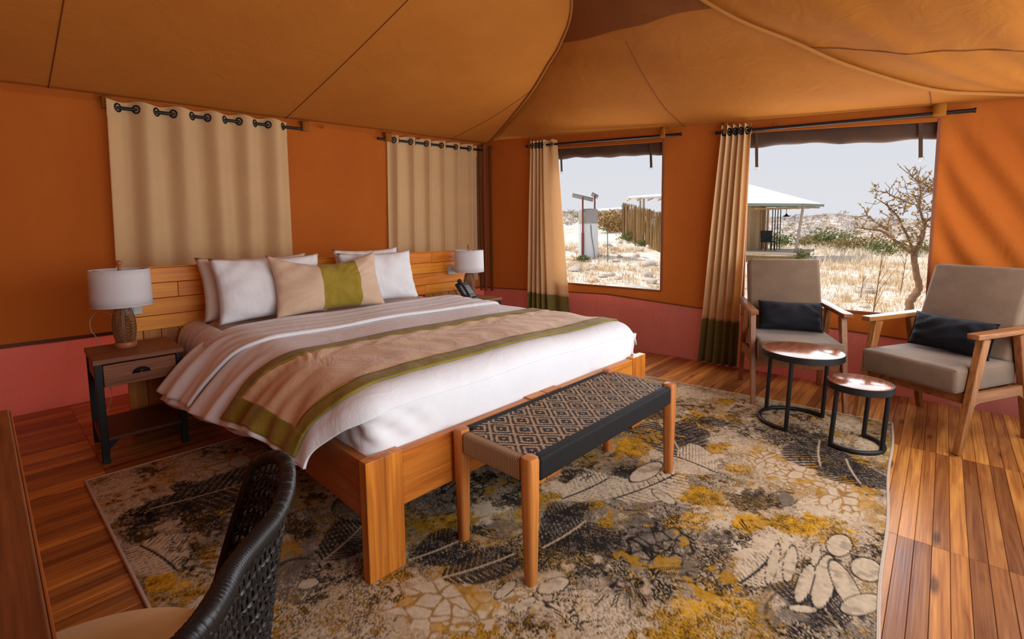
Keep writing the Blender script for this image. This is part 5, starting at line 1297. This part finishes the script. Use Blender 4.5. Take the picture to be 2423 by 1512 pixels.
M['stone'] = plain('pale_stone', (0.66, 0.58, 0.52), 0.9, nz=0.45, scale=9, bump=0.5)
M['redsteel'] = plain('red_oxide_steel', (0.24, 0.055, 0.035), 0.6, nz=0.3)
M['tankw'] = plain('white_tank', (0.80, 0.82, 0.86), 0.6, nz=0.1)
M['tankg'] = plain('grey_tank_cover', (0.36, 0.34, 0.32), 0.7, nz=0.2)
M['solar'] = plain('solar_panel', (0.18, 0.17, 0.18), 0.3)
M['green'] = plain('green_pipe', (0.06, 0.22, 0.12), 0.5)
M['reed'] = plain('reed_stalks', (0.42, 0.25, 0.09), 0.85, nz=0.5, scale=2)
M['reed2'] = plain('dark_reed_stalks', (0.22, 0.12, 0.05), 0.85, nz=0.5, scale=2)
M['tentw'] = plain('white_tent_roof', (0.82, 0.83, 0.86), 0.8, nz=0.05)
M['tentg'] = plain('green_tent_edge', (0.20, 0.27, 0.22), 0.8)
M['tentwall'] = plain('tan_tent_wall', (0.50, 0.33, 0.17), 0.85, nz=0.2, scale=6)
M['pole'] = plain('grey_pole', (0.42, 0.34, 0.28), 0.7)

# dry grass over the near land
def grass(name, mat, n, dmin, dmax, a0, a1, hmin, hmax, seed, label, clump=9, wdt=0.005):
    r = np.random.default_rng(seed); mb_v, mb_f = [], []
    for _ in range(n):
        d = math.sqrt(r.uniform(dmin**2, dmax**2)) if r.random() < 0.5 else r.uniform(dmin, dmax)
        a = math.radians(r.uniform(a0, a1)); cx, cy = d*math.cos(a), d*math.sin(a); cz = tz(cx, cy)
        s = d/14
        if 17 < cx < 29 and cy > 4.1 and cy < 10 and d < 30: continue
        for _k in range(clump):
            th_ = r.uniform(0, 2*PI); q = r.uniform(0, 0.10)*(0.6+s); x, y = cx+q*math.cos(th_), cy+q*math.sin(th_)
            h = r.uniform(hmin, hmax); ln = r.uniform(0.2, 0.9)*h; w_ = wdt*(0.6+s*0.8); px, py = -math.sin(th_)*w_, math.cos(th_)*w_
            i = len(mb_v); mb_v += [(x-px, y-py, cz-0.02), (x+px, y+py, cz-0.02), (x+ln*math.cos(th_), y+ln*math.sin(th_), cz+h)]; mb_f.append((i, i+1, i+2))
    mb = MB(); mb.v, mb.f = mb_v, mb_f
    o = mb.build(name, mat, None); return tag(o, label, 'grass', kind='stuff')
grass('dry_grass', M['straw'], 2600, 7, 24, -4, 42, 0.05, 0.2, 1, 'golden dry grass tufts growing among the stones outside')
grass('bleached_grass', M['straw2'], 3000, 7, 26, -4, 42, 0.05, 0.22, 2, 'bleached whitish grass tufts growing among the stones outside')
grass('tall_grass', M['straw2'], 900, 22, 42, 0, 24, 0.2, 0.5, 3, 'taller pale grass in the field before the green bushes', 8, 0.008)

# stones
r_ = random.Random(4); st0 = None; k = 0
spots = []
for _ in range(36):
    d = r_.uniform(10.5, 26); a = r_.uniform(25.2, 34.8); spots.append((d, a, r_.uniform(0.09, 0.28)))
for _ in range(10):
    d = r_.uniform(9, 20); a = r_.uniform(2, 16); spots.append((d, a, r_.uniform(0.07, 0.16)))
meshes = []
for q in range(5):
    o = MB().blob((0, 0, 0.1), 1.0, 2, 0.16, (1.2, 0.9, 0.55), q).build('stone', M['stone'], None, smooth=True); meshes.append(o.data); bpy.data.objects.remove(o)
info = []
for d, a, s in spots:
    x, y = d*math.cos(math.radians(a)), d*math.sin(math.radians(a))
    o = bpy.data.objects.new('stone', meshes[k % 5]); COL.objects.link(o); k += 1
    o.location = (x, y, tz(x, y)+0.02); o.scale = (s, s, s*r_.uniform(0.7, 1.1)); o.rotation_euler = (0, 0, r_.uniform(0, 6))
    zone = 'in the field beyond the bare tree' if a < 17 else ('close under the reed fence' if d > 19 and a < 33 else ('behind the water tank' if d > 20.5 else ('before the water tank' if a > 31.5 else ('nearest below the smaller window' if d < 14.5 else 'between water tank and reed fence'))))
    info.append((('large' if s > 0.19 else ('middling' if s > 0.13 else 'small')), zone, -a, o))
ORD = ['leftmost', 'second from left', 'third from left', 'fourth from left', 'fifth from left', 'sixth from left', 'seventh from left', 'eighth from left', 'ninth from left', 'tenth from left', 'eleventh from left', 'twelfth from left']
for key in sorted({(q[0], q[1]) for q in info}):
    grp = sorted([q for q in info if (q[0], q[1]) == key], key=lambda q: q[2])
    for n_, q in enumerate(grp):
        lb_ = '%s pale weathered stone %s' % key if len(grp) == 1 else '%s of the %s pale stones %s' % (ORD[min(n_, 11)], key[0], key[1])
        tag(q[3], lb_, 'stone', 'stones in the dry grass')

# bushes
def leaf_cloud(name, mat, parent, c, rx, rz, n, size, seed, flat=1.0):
    r = np.random.default_rng(seed); v, f = [], []
    for _ in range(n):
        u = r.normal(size=3); u /= np.linalg.norm(u); q = r.random()**0.4
        p = np.array(c)+u*np.array([rx, rx, rz])*q*(1+0.25*math.sin(5*u[0]+seed)+0.2*math.sin(6*u[1]+2*seed))
        a, b_ = r.normal(size=3), r.normal(size=3); a = a/np.linalg.norm(a)*size; b_ = b_/np.linalg.norm(b_)*size*0.5
        i = len(v); v += [tuple(p-a), tuple(p+b_), tuple(p+a), tuple(p-b_)]; f.append((i, i+1, i+2, i+3))
    mb = MB(); mb.v, mb.f = v, f; return mb.build(name, mat, parent)
def bush(x, y, rx, h, mat, label, seed, n=700, group=None):
    z = tz(x, y); r = tag(empty('bush', (x, y, z)), label, 'bush', group)
    leaf_cloud('foliage', M[mat], r, (0, 0, h*0.52), rx, h*0.5, n, 0.11*max(0.5, h/1.2), seed)
    for k_ in range(4):
        a = k_*1.7+seed; MB().tube([(0.05*math.cos(a), 0.05*math.sin(a), -0.05), (rx*0.5*math.cos(a), rx*0.5*math.sin(a), h*0.6)], [0.03, 0.01], 5).build('stem', M['bark'], r)
    return r
bush(35.1, 7.97, 1.1, 1.05, 'leafg', 'green bush growing behind the neighbouring tent porch', 1)
bush(38.0, 7.0, 1.0, 0.95, 'leafo', 'olive brown bush to the right of the green bush behind the porch', 2)
bush(39.5, 6.0, 1.45, 1.15, 'leafg', 'largest green bush in the middle of the dry field', 3, 1000)
bush(33.7, 4.4, 1.0, 0.75, 'leafo', 'low olive bush in front of the largest green bush', 4)
bush(33.8, 3.3, 0.9, 0.85, 'leafo', 'dark olive bush behind the thin sapling stump', 5)
bush(29.9, 2.06, 1.0, 0.85, 'leafg', 'green bush left of the bare tree trunk, in the field', 6)
bush(30.0, 0.81, 0.9, 0.7, 'leafg', 'green bush right of the bare tree trunk, by the window edge', 7)
bush(22.85, 12.3, 0.65, 0.5, 'leafg', 'small green bush at the foot of the reed fence', 8, 500)
bush(22.0, 11.1, 0.5, 0.3, 'leafg', 'low green weeds along the reed fence right of the small bush', 9, 300)
bush(15.9, 10.55, 0.28, 0.24, 'leafg', 'tiny green bush under the white water tank stand', 10, 260)
bush(29.5, 17.4, 1.2, 1.5, 'leafgold', 'golden brown bush between the water tank and the reed fence', 11, 900)
bush(24.0, 4.6, 0.5, 0.6, 'leafg', 'green weeds at the corner of the neighbouring porch', 12, 300)
# scrub on the far hills, past counting; grey kind painted pale for distance haze
for seed, nm, mk, cnt, big in ((12, 'hillside_scrub', 'leafhaze', 1500, 0.04), (13, 'brown_scrub', 'leafo', 700, 0.0), (14, 'pale_scrub', 'straw2', 900, 0.0)):
    r = np.random.default_rng(seed); V, Fc = [], []
    for _ in range(cnt):
        d = r.uniform(48, 232); a = math.radians(r.uniform(0, 44)); x, y = d*math.cos(a), d*math.sin(a); s_ = r.uniform(0.25, 0.7)*(0.5+d/220)*(2.3 if r.random() < big else 1)
        z = tz(x, y)
        for _k in range(26):
            u = r.normal(size=3); u /= np.linalg.norm(u); q = r.random()**0.5
            p = np.array((x, y, z+s_*0.55))+u*np.array((s_*1.25, s_*1.25, s_*0.6))*q
            a1 = r.normal(size=3)*s_*0.16; b1 = r.normal(size=3)*s_*0.16; i = len(V)
            V += [tuple(p-a1), tuple(p+b1), tuple(p+a1)]; Fc.append((i, i+1, i+2))
    q = MB(); q.v, q.f = V, Fc
    tag(q.build(nm, M[mk], None), {'leafhaze': 'greyish scrub, haze painted in, scattered over the far hillside', 'leafo': 'brown scrub scattered over the far hillside', 'straw2': 'straw pale scrub scattered over the far hillside'}[mk], 'scrub', kind='stuff')

# water tank on its red stand with two solar lamps
tx, ty = 16.78, 10.88; tzz = -0.12
tk = tag(empty('water_tank', (tx, ty, tzz), math.radians(-57)), 'slim white water tank with a grey top on a red steel stand', 'water tank')
MB().lathe([(0.385, 0.0), (0.385, 1.48)], 36).build('tank_body', M['tankw'], tk, smooth=True)
rib = MB()
for k_ in range(36): a = 2*PI*k_/36; rib.tube([(0.386*math.cos(a), 0.386*math.sin(a), 0.01), (0.386*math.cos(a), 0.386*math.sin(a), 1.47)], 0.012, 5)
tag(rib.build('ribs', M['tankw'], tk, smooth=True), kind='stuff')
MB().lathe([(0.395, 1.44), (0.395, 1.98), (0.36, 2.03), (0.1, 2.06)], 36).build('grey_cover', M['tankg'], tk, smooth=True)
MB().tube([(0.10, -0.395, 1.40), (0.14, -0.40, 0.9), (0.24, -0.37, 0.35), (0.26, -0.40, 0.0)], 0.012, 6).build('hose', M['black'], tk, smooth=True)
for p0, p1 in (((-0.62, -0.5, -0.03), (0.62, -0.5, -0.03)), ((-0.62, 0.5, -0.03), (0.62, 0.5, -0.03)), ((-0.6, -0.5, -0.03), (-0.6, 0.5, -0.03)), ((0.6, -0.5, -0.03), (0.6, 0.5, -0.03))):
    MB().beam(p0, p1, 0.06, 0.07).build('stand_beam', M['redsteel'], tk, bevel=0.004)
for sx_ in (-0.6, 0.6):
    for sy_ in (-0.5, 0.5): MB().span((sx_-0.03, sy_-0.03, -0.42), (sx_+0.03, sy_+0.03, -0.03)).build('stand_leg', M['redsteel'], tk)
def solar(x, y, z0, h, lw, label, tilt):
    o = tag(empty('solar_lamp', (x, y, z0), math.radians(-57)), label, 'solar lamp')
    MB().tube([(0, 0, 0), (0, 0, h*0.45)], 0.05, 8).build('post', M['redsteel'], o, smooth=True); MB().tube([(0, 0, h*0.45), (0, 0, h)], 0.035, 8).build('upper_post', M['redsteel'], o, smooth=True)
    MB().box((0, 0, h+0.03), (lw, 0.45, 0.03), Matrix.Rotation(tilt, 3, 'Y') @ Matrix.Rotation(-0.25, 3, 'X')).build('panel', M['solar'], o, bevel=0.004)
solar(16.33, 10.85, tz(16.33, 10.85)-0.05, 2.5, 0.85, 'solar panel on the tall red post before the white tank', 0.24)
solar(17.34, 10.93, tz(17.3, 10.9)-0.05, 2.5, 0.30, 'small solar panel on the red post behind the white tank', 0.5)
gp = tag(empty('pipe', (15.9, 9.46, tz(15.9, 9.46)-0.06)), 'green water pipe with an elbow beside the white tank', 'pipe')
hgt = 1.12-(tz(15.9, 9.46)-0.06)
MB().tube([(0.02, -0.02, 0), (0, 0, hgt-0.03)], 0.018, 8).build('riser', M['green'], gp, smooth=True)
MB().tube([(0, 0, hgt-0.03), (0, 0, hgt), (-0.15, 0.25, hgt+0.01)], 0.018, 8).build('arm', M['green'], gp, smooth=True)

# reed fences: every stalk that can be told apart
def reed_fence(p0, p1, h0, h1, n, label, seed, dz=0.0, frame=True):
    r = random.Random(seed); base = Vector((*p0, 0)); o = tag(empty('reed_fence', (p0[0], p0[1], 0)), label, 'fence')
    d_ = Vector((p1[0]-p0[0], p1[1]-p0[1], 0)); t = d_.normalized(); me = []
    for q in range(6):
        x = MB().tube([(0, 0, 0), (0.012*math.sin(q), 0, 0.5), (0.02*math.cos(q*2), 0.01, 1.0)], [0.02, 0.018, 0.012], 5)
        w_ = x.build('reed', M['reed'] if q % 3 else M['reed2'], None, smooth=True); me.append(w_.data); bpy.data.objects.remove(w_)
    for k_ in range(n):
        f = (k_+r.uniform(-0.3, 0.3))/n; p = d_*f; x, y = p0[0]+p.x, p0[1]+p.y; z = tz(x, y)-0.06
        c = bpy.data.objects.new('reed', me[r.randrange(6)]); COL.objects.link(c); c.parent = o
        c.location = (p.x+r.uniform(-.03, .03), p.y+r.uniform(-.03, .03), z); hh = h0+(h1-h0)*f+r.uniform(-0.07, 0.06); s = d_.length/n/0.027
        c.scale = (s, s, hh); c.rotation_euler = (r.uniform(-.03, .03), r.uniform(-.03, .03), r.uniform(0, 6))
    for zq in (0.35, 0.8):
        mb = MB().tube([d_*f+Vector((0, 0, tz(p0[0]+d_.x*f, p0[1]+d_.y*f)+(h0+(h1-h0)*f)*zq)) for f in np.linspace(0, 1, 12)], 0.03, 6)
        mb.v = [(x-t.y*0.09+0.06, y+t.x*0.09, z) for x, y, z in mb.v]; mb.build('rail', M['reed2'], o, smooth=True)
reed_fence((23.6, 13.1), (19.4, 7.7), 1.98, 1.80, 235, 'tall golden reed fence across the right of the smaller window view', 1)
reed_fence((32.6, 19.5), (30.2, 15.6), 1.15, 1.45, 60, 'distant lower reed fence behind the tall one', 2)

# two far canopies
def canopy(x, y, ztop, L, wdt, rz, label, hpost):
    o = tag(empty('canopy', (x, y, tz(x, y)), rz), label, 'canopy'); h = ztop-tz(x, y)
    MB().add([(-L/2, -wdt/2, h-0.12), (L/2, -wdt/2, h-0.02), (L/2, wdt/2, h-0.02), (-L/2, wdt/2, h-0.12), (-L/2, 0, h+0.02), (L/2, 0, h+0.2)], [(0, 1, 5, 4), (4, 5, 2, 3)]).build('roof_sheet', M['tentw'], o, solid=0.03)
    for k_ in range(6):
        xx = -L/2+L*k_/5; MB().beam((xx, -wdt/2, h-0.16), (xx, wdt/2, h-0.16), 0.06, 0.06).build('rafter', M['tentwall'], o)
    for xx in (-L*0.25, L*0.35):
        for yy in (-wdt*0.4, wdt*0.4): MB().tube([(xx, yy, -0.1), (xx, yy, h-0.15)], 0.06, 6).build('post', M['pole'], o, smooth=True)
canopy(25.9, 12.3, 2.86, 3.0, 2.2, math.radians(-57), 'pole canopy with a pale flat roof rising above the tall reed fence', 2.2)
canopy(35.6, 20.4, 2.62, 3.6, 2.4, math.radians(-57), 'far pale canopy over the distant reed fence', 2.0)

# neighbouring tent with its porch
nbt = tag(empty('neighbouring_tent', (24.05, 4.75, 0)), 'neighbouring safari tent with a white roof, green eave and railed porch', 'tent')
def NP(*p): return Vector(p)-Vector((24.05, 4.75, 0))
zg_ = -0.55
MB().span(NP(23.7, 4.75, -0.14), NP(27.6, 9.4, -0.04)).build('porch_deck', M['pole'], nbt, bevel=0.01)
for k_ in range(46):
    y = 4.80+0.062*k_*1.02; MB().span(NP(23.70, y, zg_), NP(23.73, y+0.034, -0.14)).build('skirting_slat', M['reed'], nbt)
for k_ in range(14):
    x = 23.8+0.2*k_; MB().span(NP(x, 4.74, zg_), NP(x+0.1, 4.77, -0.14)).build('skirting_slat', M['reed'], nbt)
MB().span(NP(27.3, 6.95, -0.04), NP(27.5, 9.4, 2.25)).build('end_wall', M['tentwall'], nbt)
MB().span(NP(25.4, 7.15, -0.04), NP(27.4, 7.25, 2.25)).build('front_wall', M['tentwall'], nbt)
MB().span(NP(25.35, 7.10, -0.04), NP(25.45, 9.4, 2.25)).build('side_wall', M['tentwall'], nbt)
rf = MB()
ev = [NP(23.4, 4.55, 2.05), NP(28.2, 4.55, 2.15), NP(28.2, 9.7, 2.3), NP(23.4, 9.7, 2.3)]; ap = [NP(25.2, 7.6, 3.25), NP(26.6, 7.6, 3.25)]
rf.add(ev+ap, [(0, 1, 5, 4), (1, 2, 5), (2, 3, 4, 5), (3, 0, 4)]); rf.build('roof', M['tentw'], nbt, solid=0.04)
for a, c in ((0, 1), (1, 2), (2, 3), (3, 0)):
    MB().beam(ev[a]-Vector((0, 0, 0.04)), ev[c]-Vector((0, 0, 0.04)), 0.05, 0.12).build('green_eave', M['tentg'], nbt)
for k_ in range(6):
    y = 4.7+0.42*k_; MB().beam(NP(23.5, y, 1.92), NP(27.9, y, 2.0), 0.08, 0.07).build('rafter', M['tentwall'], nbt)
MB().tube([NP(24.02, 4.84, -0.04), NP(24.02, 4.63, 1.98)], 0.055, 8).build('porch_post', M['pole'], nbt, smooth=True)
for q in (6.55, 6.85): MB().tube([NP(26.2, q, -0.04), NP(26.2, q, 2.0)], 0.05, 8).build('porch_post', M['tentwall'], nbt, smooth=True)
for q in (6.2, 6.32, 6.44, 6.08): MB().tube([NP(26.6, q, -0.04), NP(26.6, q, 2.0)], 0.022, 6).build('window_bar', M['black'], nbt, smooth=True)
pl = tag(empty('pendant_lamp', (24.92, 5.46, 1.55)), 'dark pendant lamp hanging under the neighbouring porch roof', 'lamp')
MB().lathe([(0.03, 0.14), (0.05, 0.09), (0.17, 0.0), (0.165, 0.0), (0.04, 0.08)], 20, cap=False).build('lampshade', M['black'], pl, smooth=True)
MB().tube([(0, 0, 0.13), (0, 0, 0.5)], 0.012, 6).build('flex', M['black'], pl, smooth=True)
pc = tag(empty('porch_chair', (25.24, 6.26, -0.04), math.radians(35)), 'dark chair standing on the neighbouring porch', 'chair')
MB().span((-0.28, -0.25, 0.40), (0.28, 0.25, 0.46)).build('seat', M['black'], pc, bevel=0.02)
MB().box((0.26, 0, 0.68), (0.05, 0.5, 0.55), Matrix.Rotation(0.15, 3, 'Y')).build('backrest', M['black'], pc, bevel=0.02)
for a in (-0.24, 0.24):
    for c in (-0.21, 0.21): MB().tube([(a, c, 0), (a, c, 0.41)], 0.02, 6).build('leg', M['black'], pc)
    MB().span((-0.25, a-0.02, 0.62), (0.25, a+0.02, 0.66)).build('arm', M['black'], pc)

# bare tree
BRN = [[(1.69,-.4,.11),(1.71,-.15,.1),(1.85,.1,.1),(1.78,.31,.085),(1.74,.52,.075),(1.71,.68,.075)],[(1.71,.68,.06),(1.78,.83,.055),(1.84,1.05,.05),(1.87,1.28,.045)],[(1.87,1.28,.035),(1.74,1.45,.03),(1.65,1.61,.026),(1.62,1.78,.02),(1.54,1.99,.014),(1.51,2.04,.008)],[(1.87,1.28,.028),(2.02,1.41,.024),(2.09,1.6,.02),(2.15,1.72,.016),(2.0,1.92,.014),(1.83,2.02,.01),(1.69,2.14,.008),(1.65,2.2,.005)],[(1.7,.71,.045),(1.61,.8,.04),(1.47,.94,.036),(1.28,1.1,.032),(1.2,1.15,.028),(1.01,1.18,.018),(.84,1.21,.01)],[(1.2,1.15,.018),(1.28,1.29,.014),(1.39,1.42,.01),(1.46,1.5,.006)],[(1.7,.76,.04),(1.63,1.0,.032),(1.54,1.21,.026),(1.46,1.42,.02),(1.29,1.61,.014),(1.07,1.77,.006)],[(1.65,1.61,.018),(1.46,1.73,.014),(1.31,1.86,.01),(1.1,1.88,.006)],[(1.65,1.76,.012),(1.79,1.83,.01),(1.95,1.92,.008),(2.14,2.02,.004)],[(1.2,1.15,.016),(1.04,1.27,.012),(.92,1.39,.009),(.77,1.46,.005)],[(1.28,1.1,.014),(1.14,1.05,.01),(1.0,.99,.008),(.71,1.0,.005)],[(1.86,1.24,.018),(2.0,1.19,.014),(2.1,1.23,.01),(2.26,1.31,.006)],[(1.46,1.42,.012),(1.43,1.61,.009),(1.38,1.77,.006),(1.22,1.94,.004)],[(1.74,1.45,.012),(1.81,1.57,.008),(1.91,1.69,.006),(2.02,1.76,.004)],[(1.79,1.83,.008),(1.76,1.97,.006),(1.71,2.08,.004)],[(1.77,.83,.016),(1.7,.97,.012),(1.72,1.14,.008),(1.75,1.21,.005)]]
TB = Vector((8.99, 0.33, -0.13)); KT = 0.79
tree = tag(empty('bare_tree', TB), 'bare acacia tree with twisted trunk and golden buds outside the larger window', 'tree')
rt = random.Random(3); depth = Vector((fh.x, fh.y, 0))
twl, bud = MB(), MB(); segs = []
for bi, br_ in enumerate(BRN):
    k_ = rt.uniform(-0.5, 0.5) if bi > 1 else 0.0; L = len(br_); pts = []; rd = []
    for i, (a, z, rad) in enumerate(br_):
        f = i/(L-1) if bi > 1 else 0
        off = k_*f*0.7
        pts.append(rh*((a-1.69)*KT)+Vector((0, 0, (z+0.4)*KT))+depth*off); rd.append(rad*0.52)
    if bi == 0: pts.insert(0, pts[0]+Vector((0.03, 0.02, -0.45))); rd.insert(0, 0.075)
    n = (len(pts)-1)*6; P = catm(pts, n); rr_ = [rd[min(len(rd)-1, int(j/n*(len(rd)-1)))]+(rd[min(len(rd)-1, int(j/n*(len(rd)-1))+1)]-rd[min(len(rd)-1, int(j/n*(len(rd)-1)))])*(j/n*(len(rd)-1) % 1) for j in range(n+1)]
    P = [p+Vector((rt.uniform(-1, 1), rt.uniform(-1, 1), rt.uniform(-1, 1)))*rr_[j]*0.22 for j, p in enumerate(P)]
    MB().tube(P, rr_, 8 if bi < 5 else 6).build('trunk' if bi == 0 else 'branch', M['bark'], tree, smooth=True)
    if bi > 1: segs += [(P[j], P[j+1], rr_[j]) for j in range(2, n)]
for _ in range(300):
    p, q, rad = rt.choice(segs); dr_ = Vector((rt.uniform(-1, 1), rt.uniform(-1, 1), rt.uniform(-0.4, 1))).normalized(); L = rt.uniform(0.05, 0.24)
    mid = p+dr_*L*0.5+Vector((rt.uniform(-1, 1), rt.uniform(-1, 1), rt.uniform(-1, 1)))*0.03; e = p+dr_*L+Vector((0, 0, 0.03))
    twl.tube([p, mid, e], [0.005, 0.004, 0.002], 4)
    for _k in range(3):
        f = rt.random(); c = mid.lerp(e, f); s = rt.uniform(0.012, 0.028)
        bud.add([c+Vector((rt.uniform(-s, s), rt.uniform(-s, s), rt.uniform(-s, s))) for _q in range(4)], [(0, 1, 2), (0, 2, 3), (0, 1, 3), (1, 2, 3)])
tag(twl.build('twigs', M['bark'], tree, smooth=True), kind='stuff'); tag(bud.build('buds', M['bud'], tree), kind='stuff')
def sapling(x, y, h, label, seed, rad=0.014, stump=False):
    r = random.Random(seed); z = tz(x, y); o = tag(empty('sapling', (x, y, z)), label, 'sapling'); P = [Vector((0.03*math.sin(4*f+seed)*h, 0.03*math.cos(3*f)*h-0.03*h, h*f-0.05)) for f in np.linspace(0, 1, 12)]
    MB().tube(P, [rad*(1-0.7*f) for f in np.linspace(0, 1, 12)], 6).build('stem', M['bark'], o, smooth=True)
    for k_ in range(6):
        p = P[4+k_]; a = r.uniform(0, 6); L = h*r.uniform(0.12, 0.3); MB().tube([p, p+Vector((L*0.6*math.cos(a), L*0.6*math.sin(a), L))], [rad*0.4, rad*0.15], 5).build('twig', M['bark'], o, smooth=True)
    if stump: MB().tube([(0.03, 0.06, -0.1), (0.02, 0.05, 0.2), (0.0, 0.06, 0.34)], [0.035, 0.03, 0.024], 8).build('stump', M['bark'], o, smooth=True)
sapling(8.27, 0.70, 1.25, 'thin bare sapling with a short stump left of the twisted tree', 2, 0.012, True)
sapling(12.93, 1.31, 0.55, 'tiny bare sapling in the dry grass behind the first armchair', 5, 0.012)
sapling(13.98, 0.68, 0.95, 'slender sapling further off, left of the bare tree trunk', 6, 0.012)
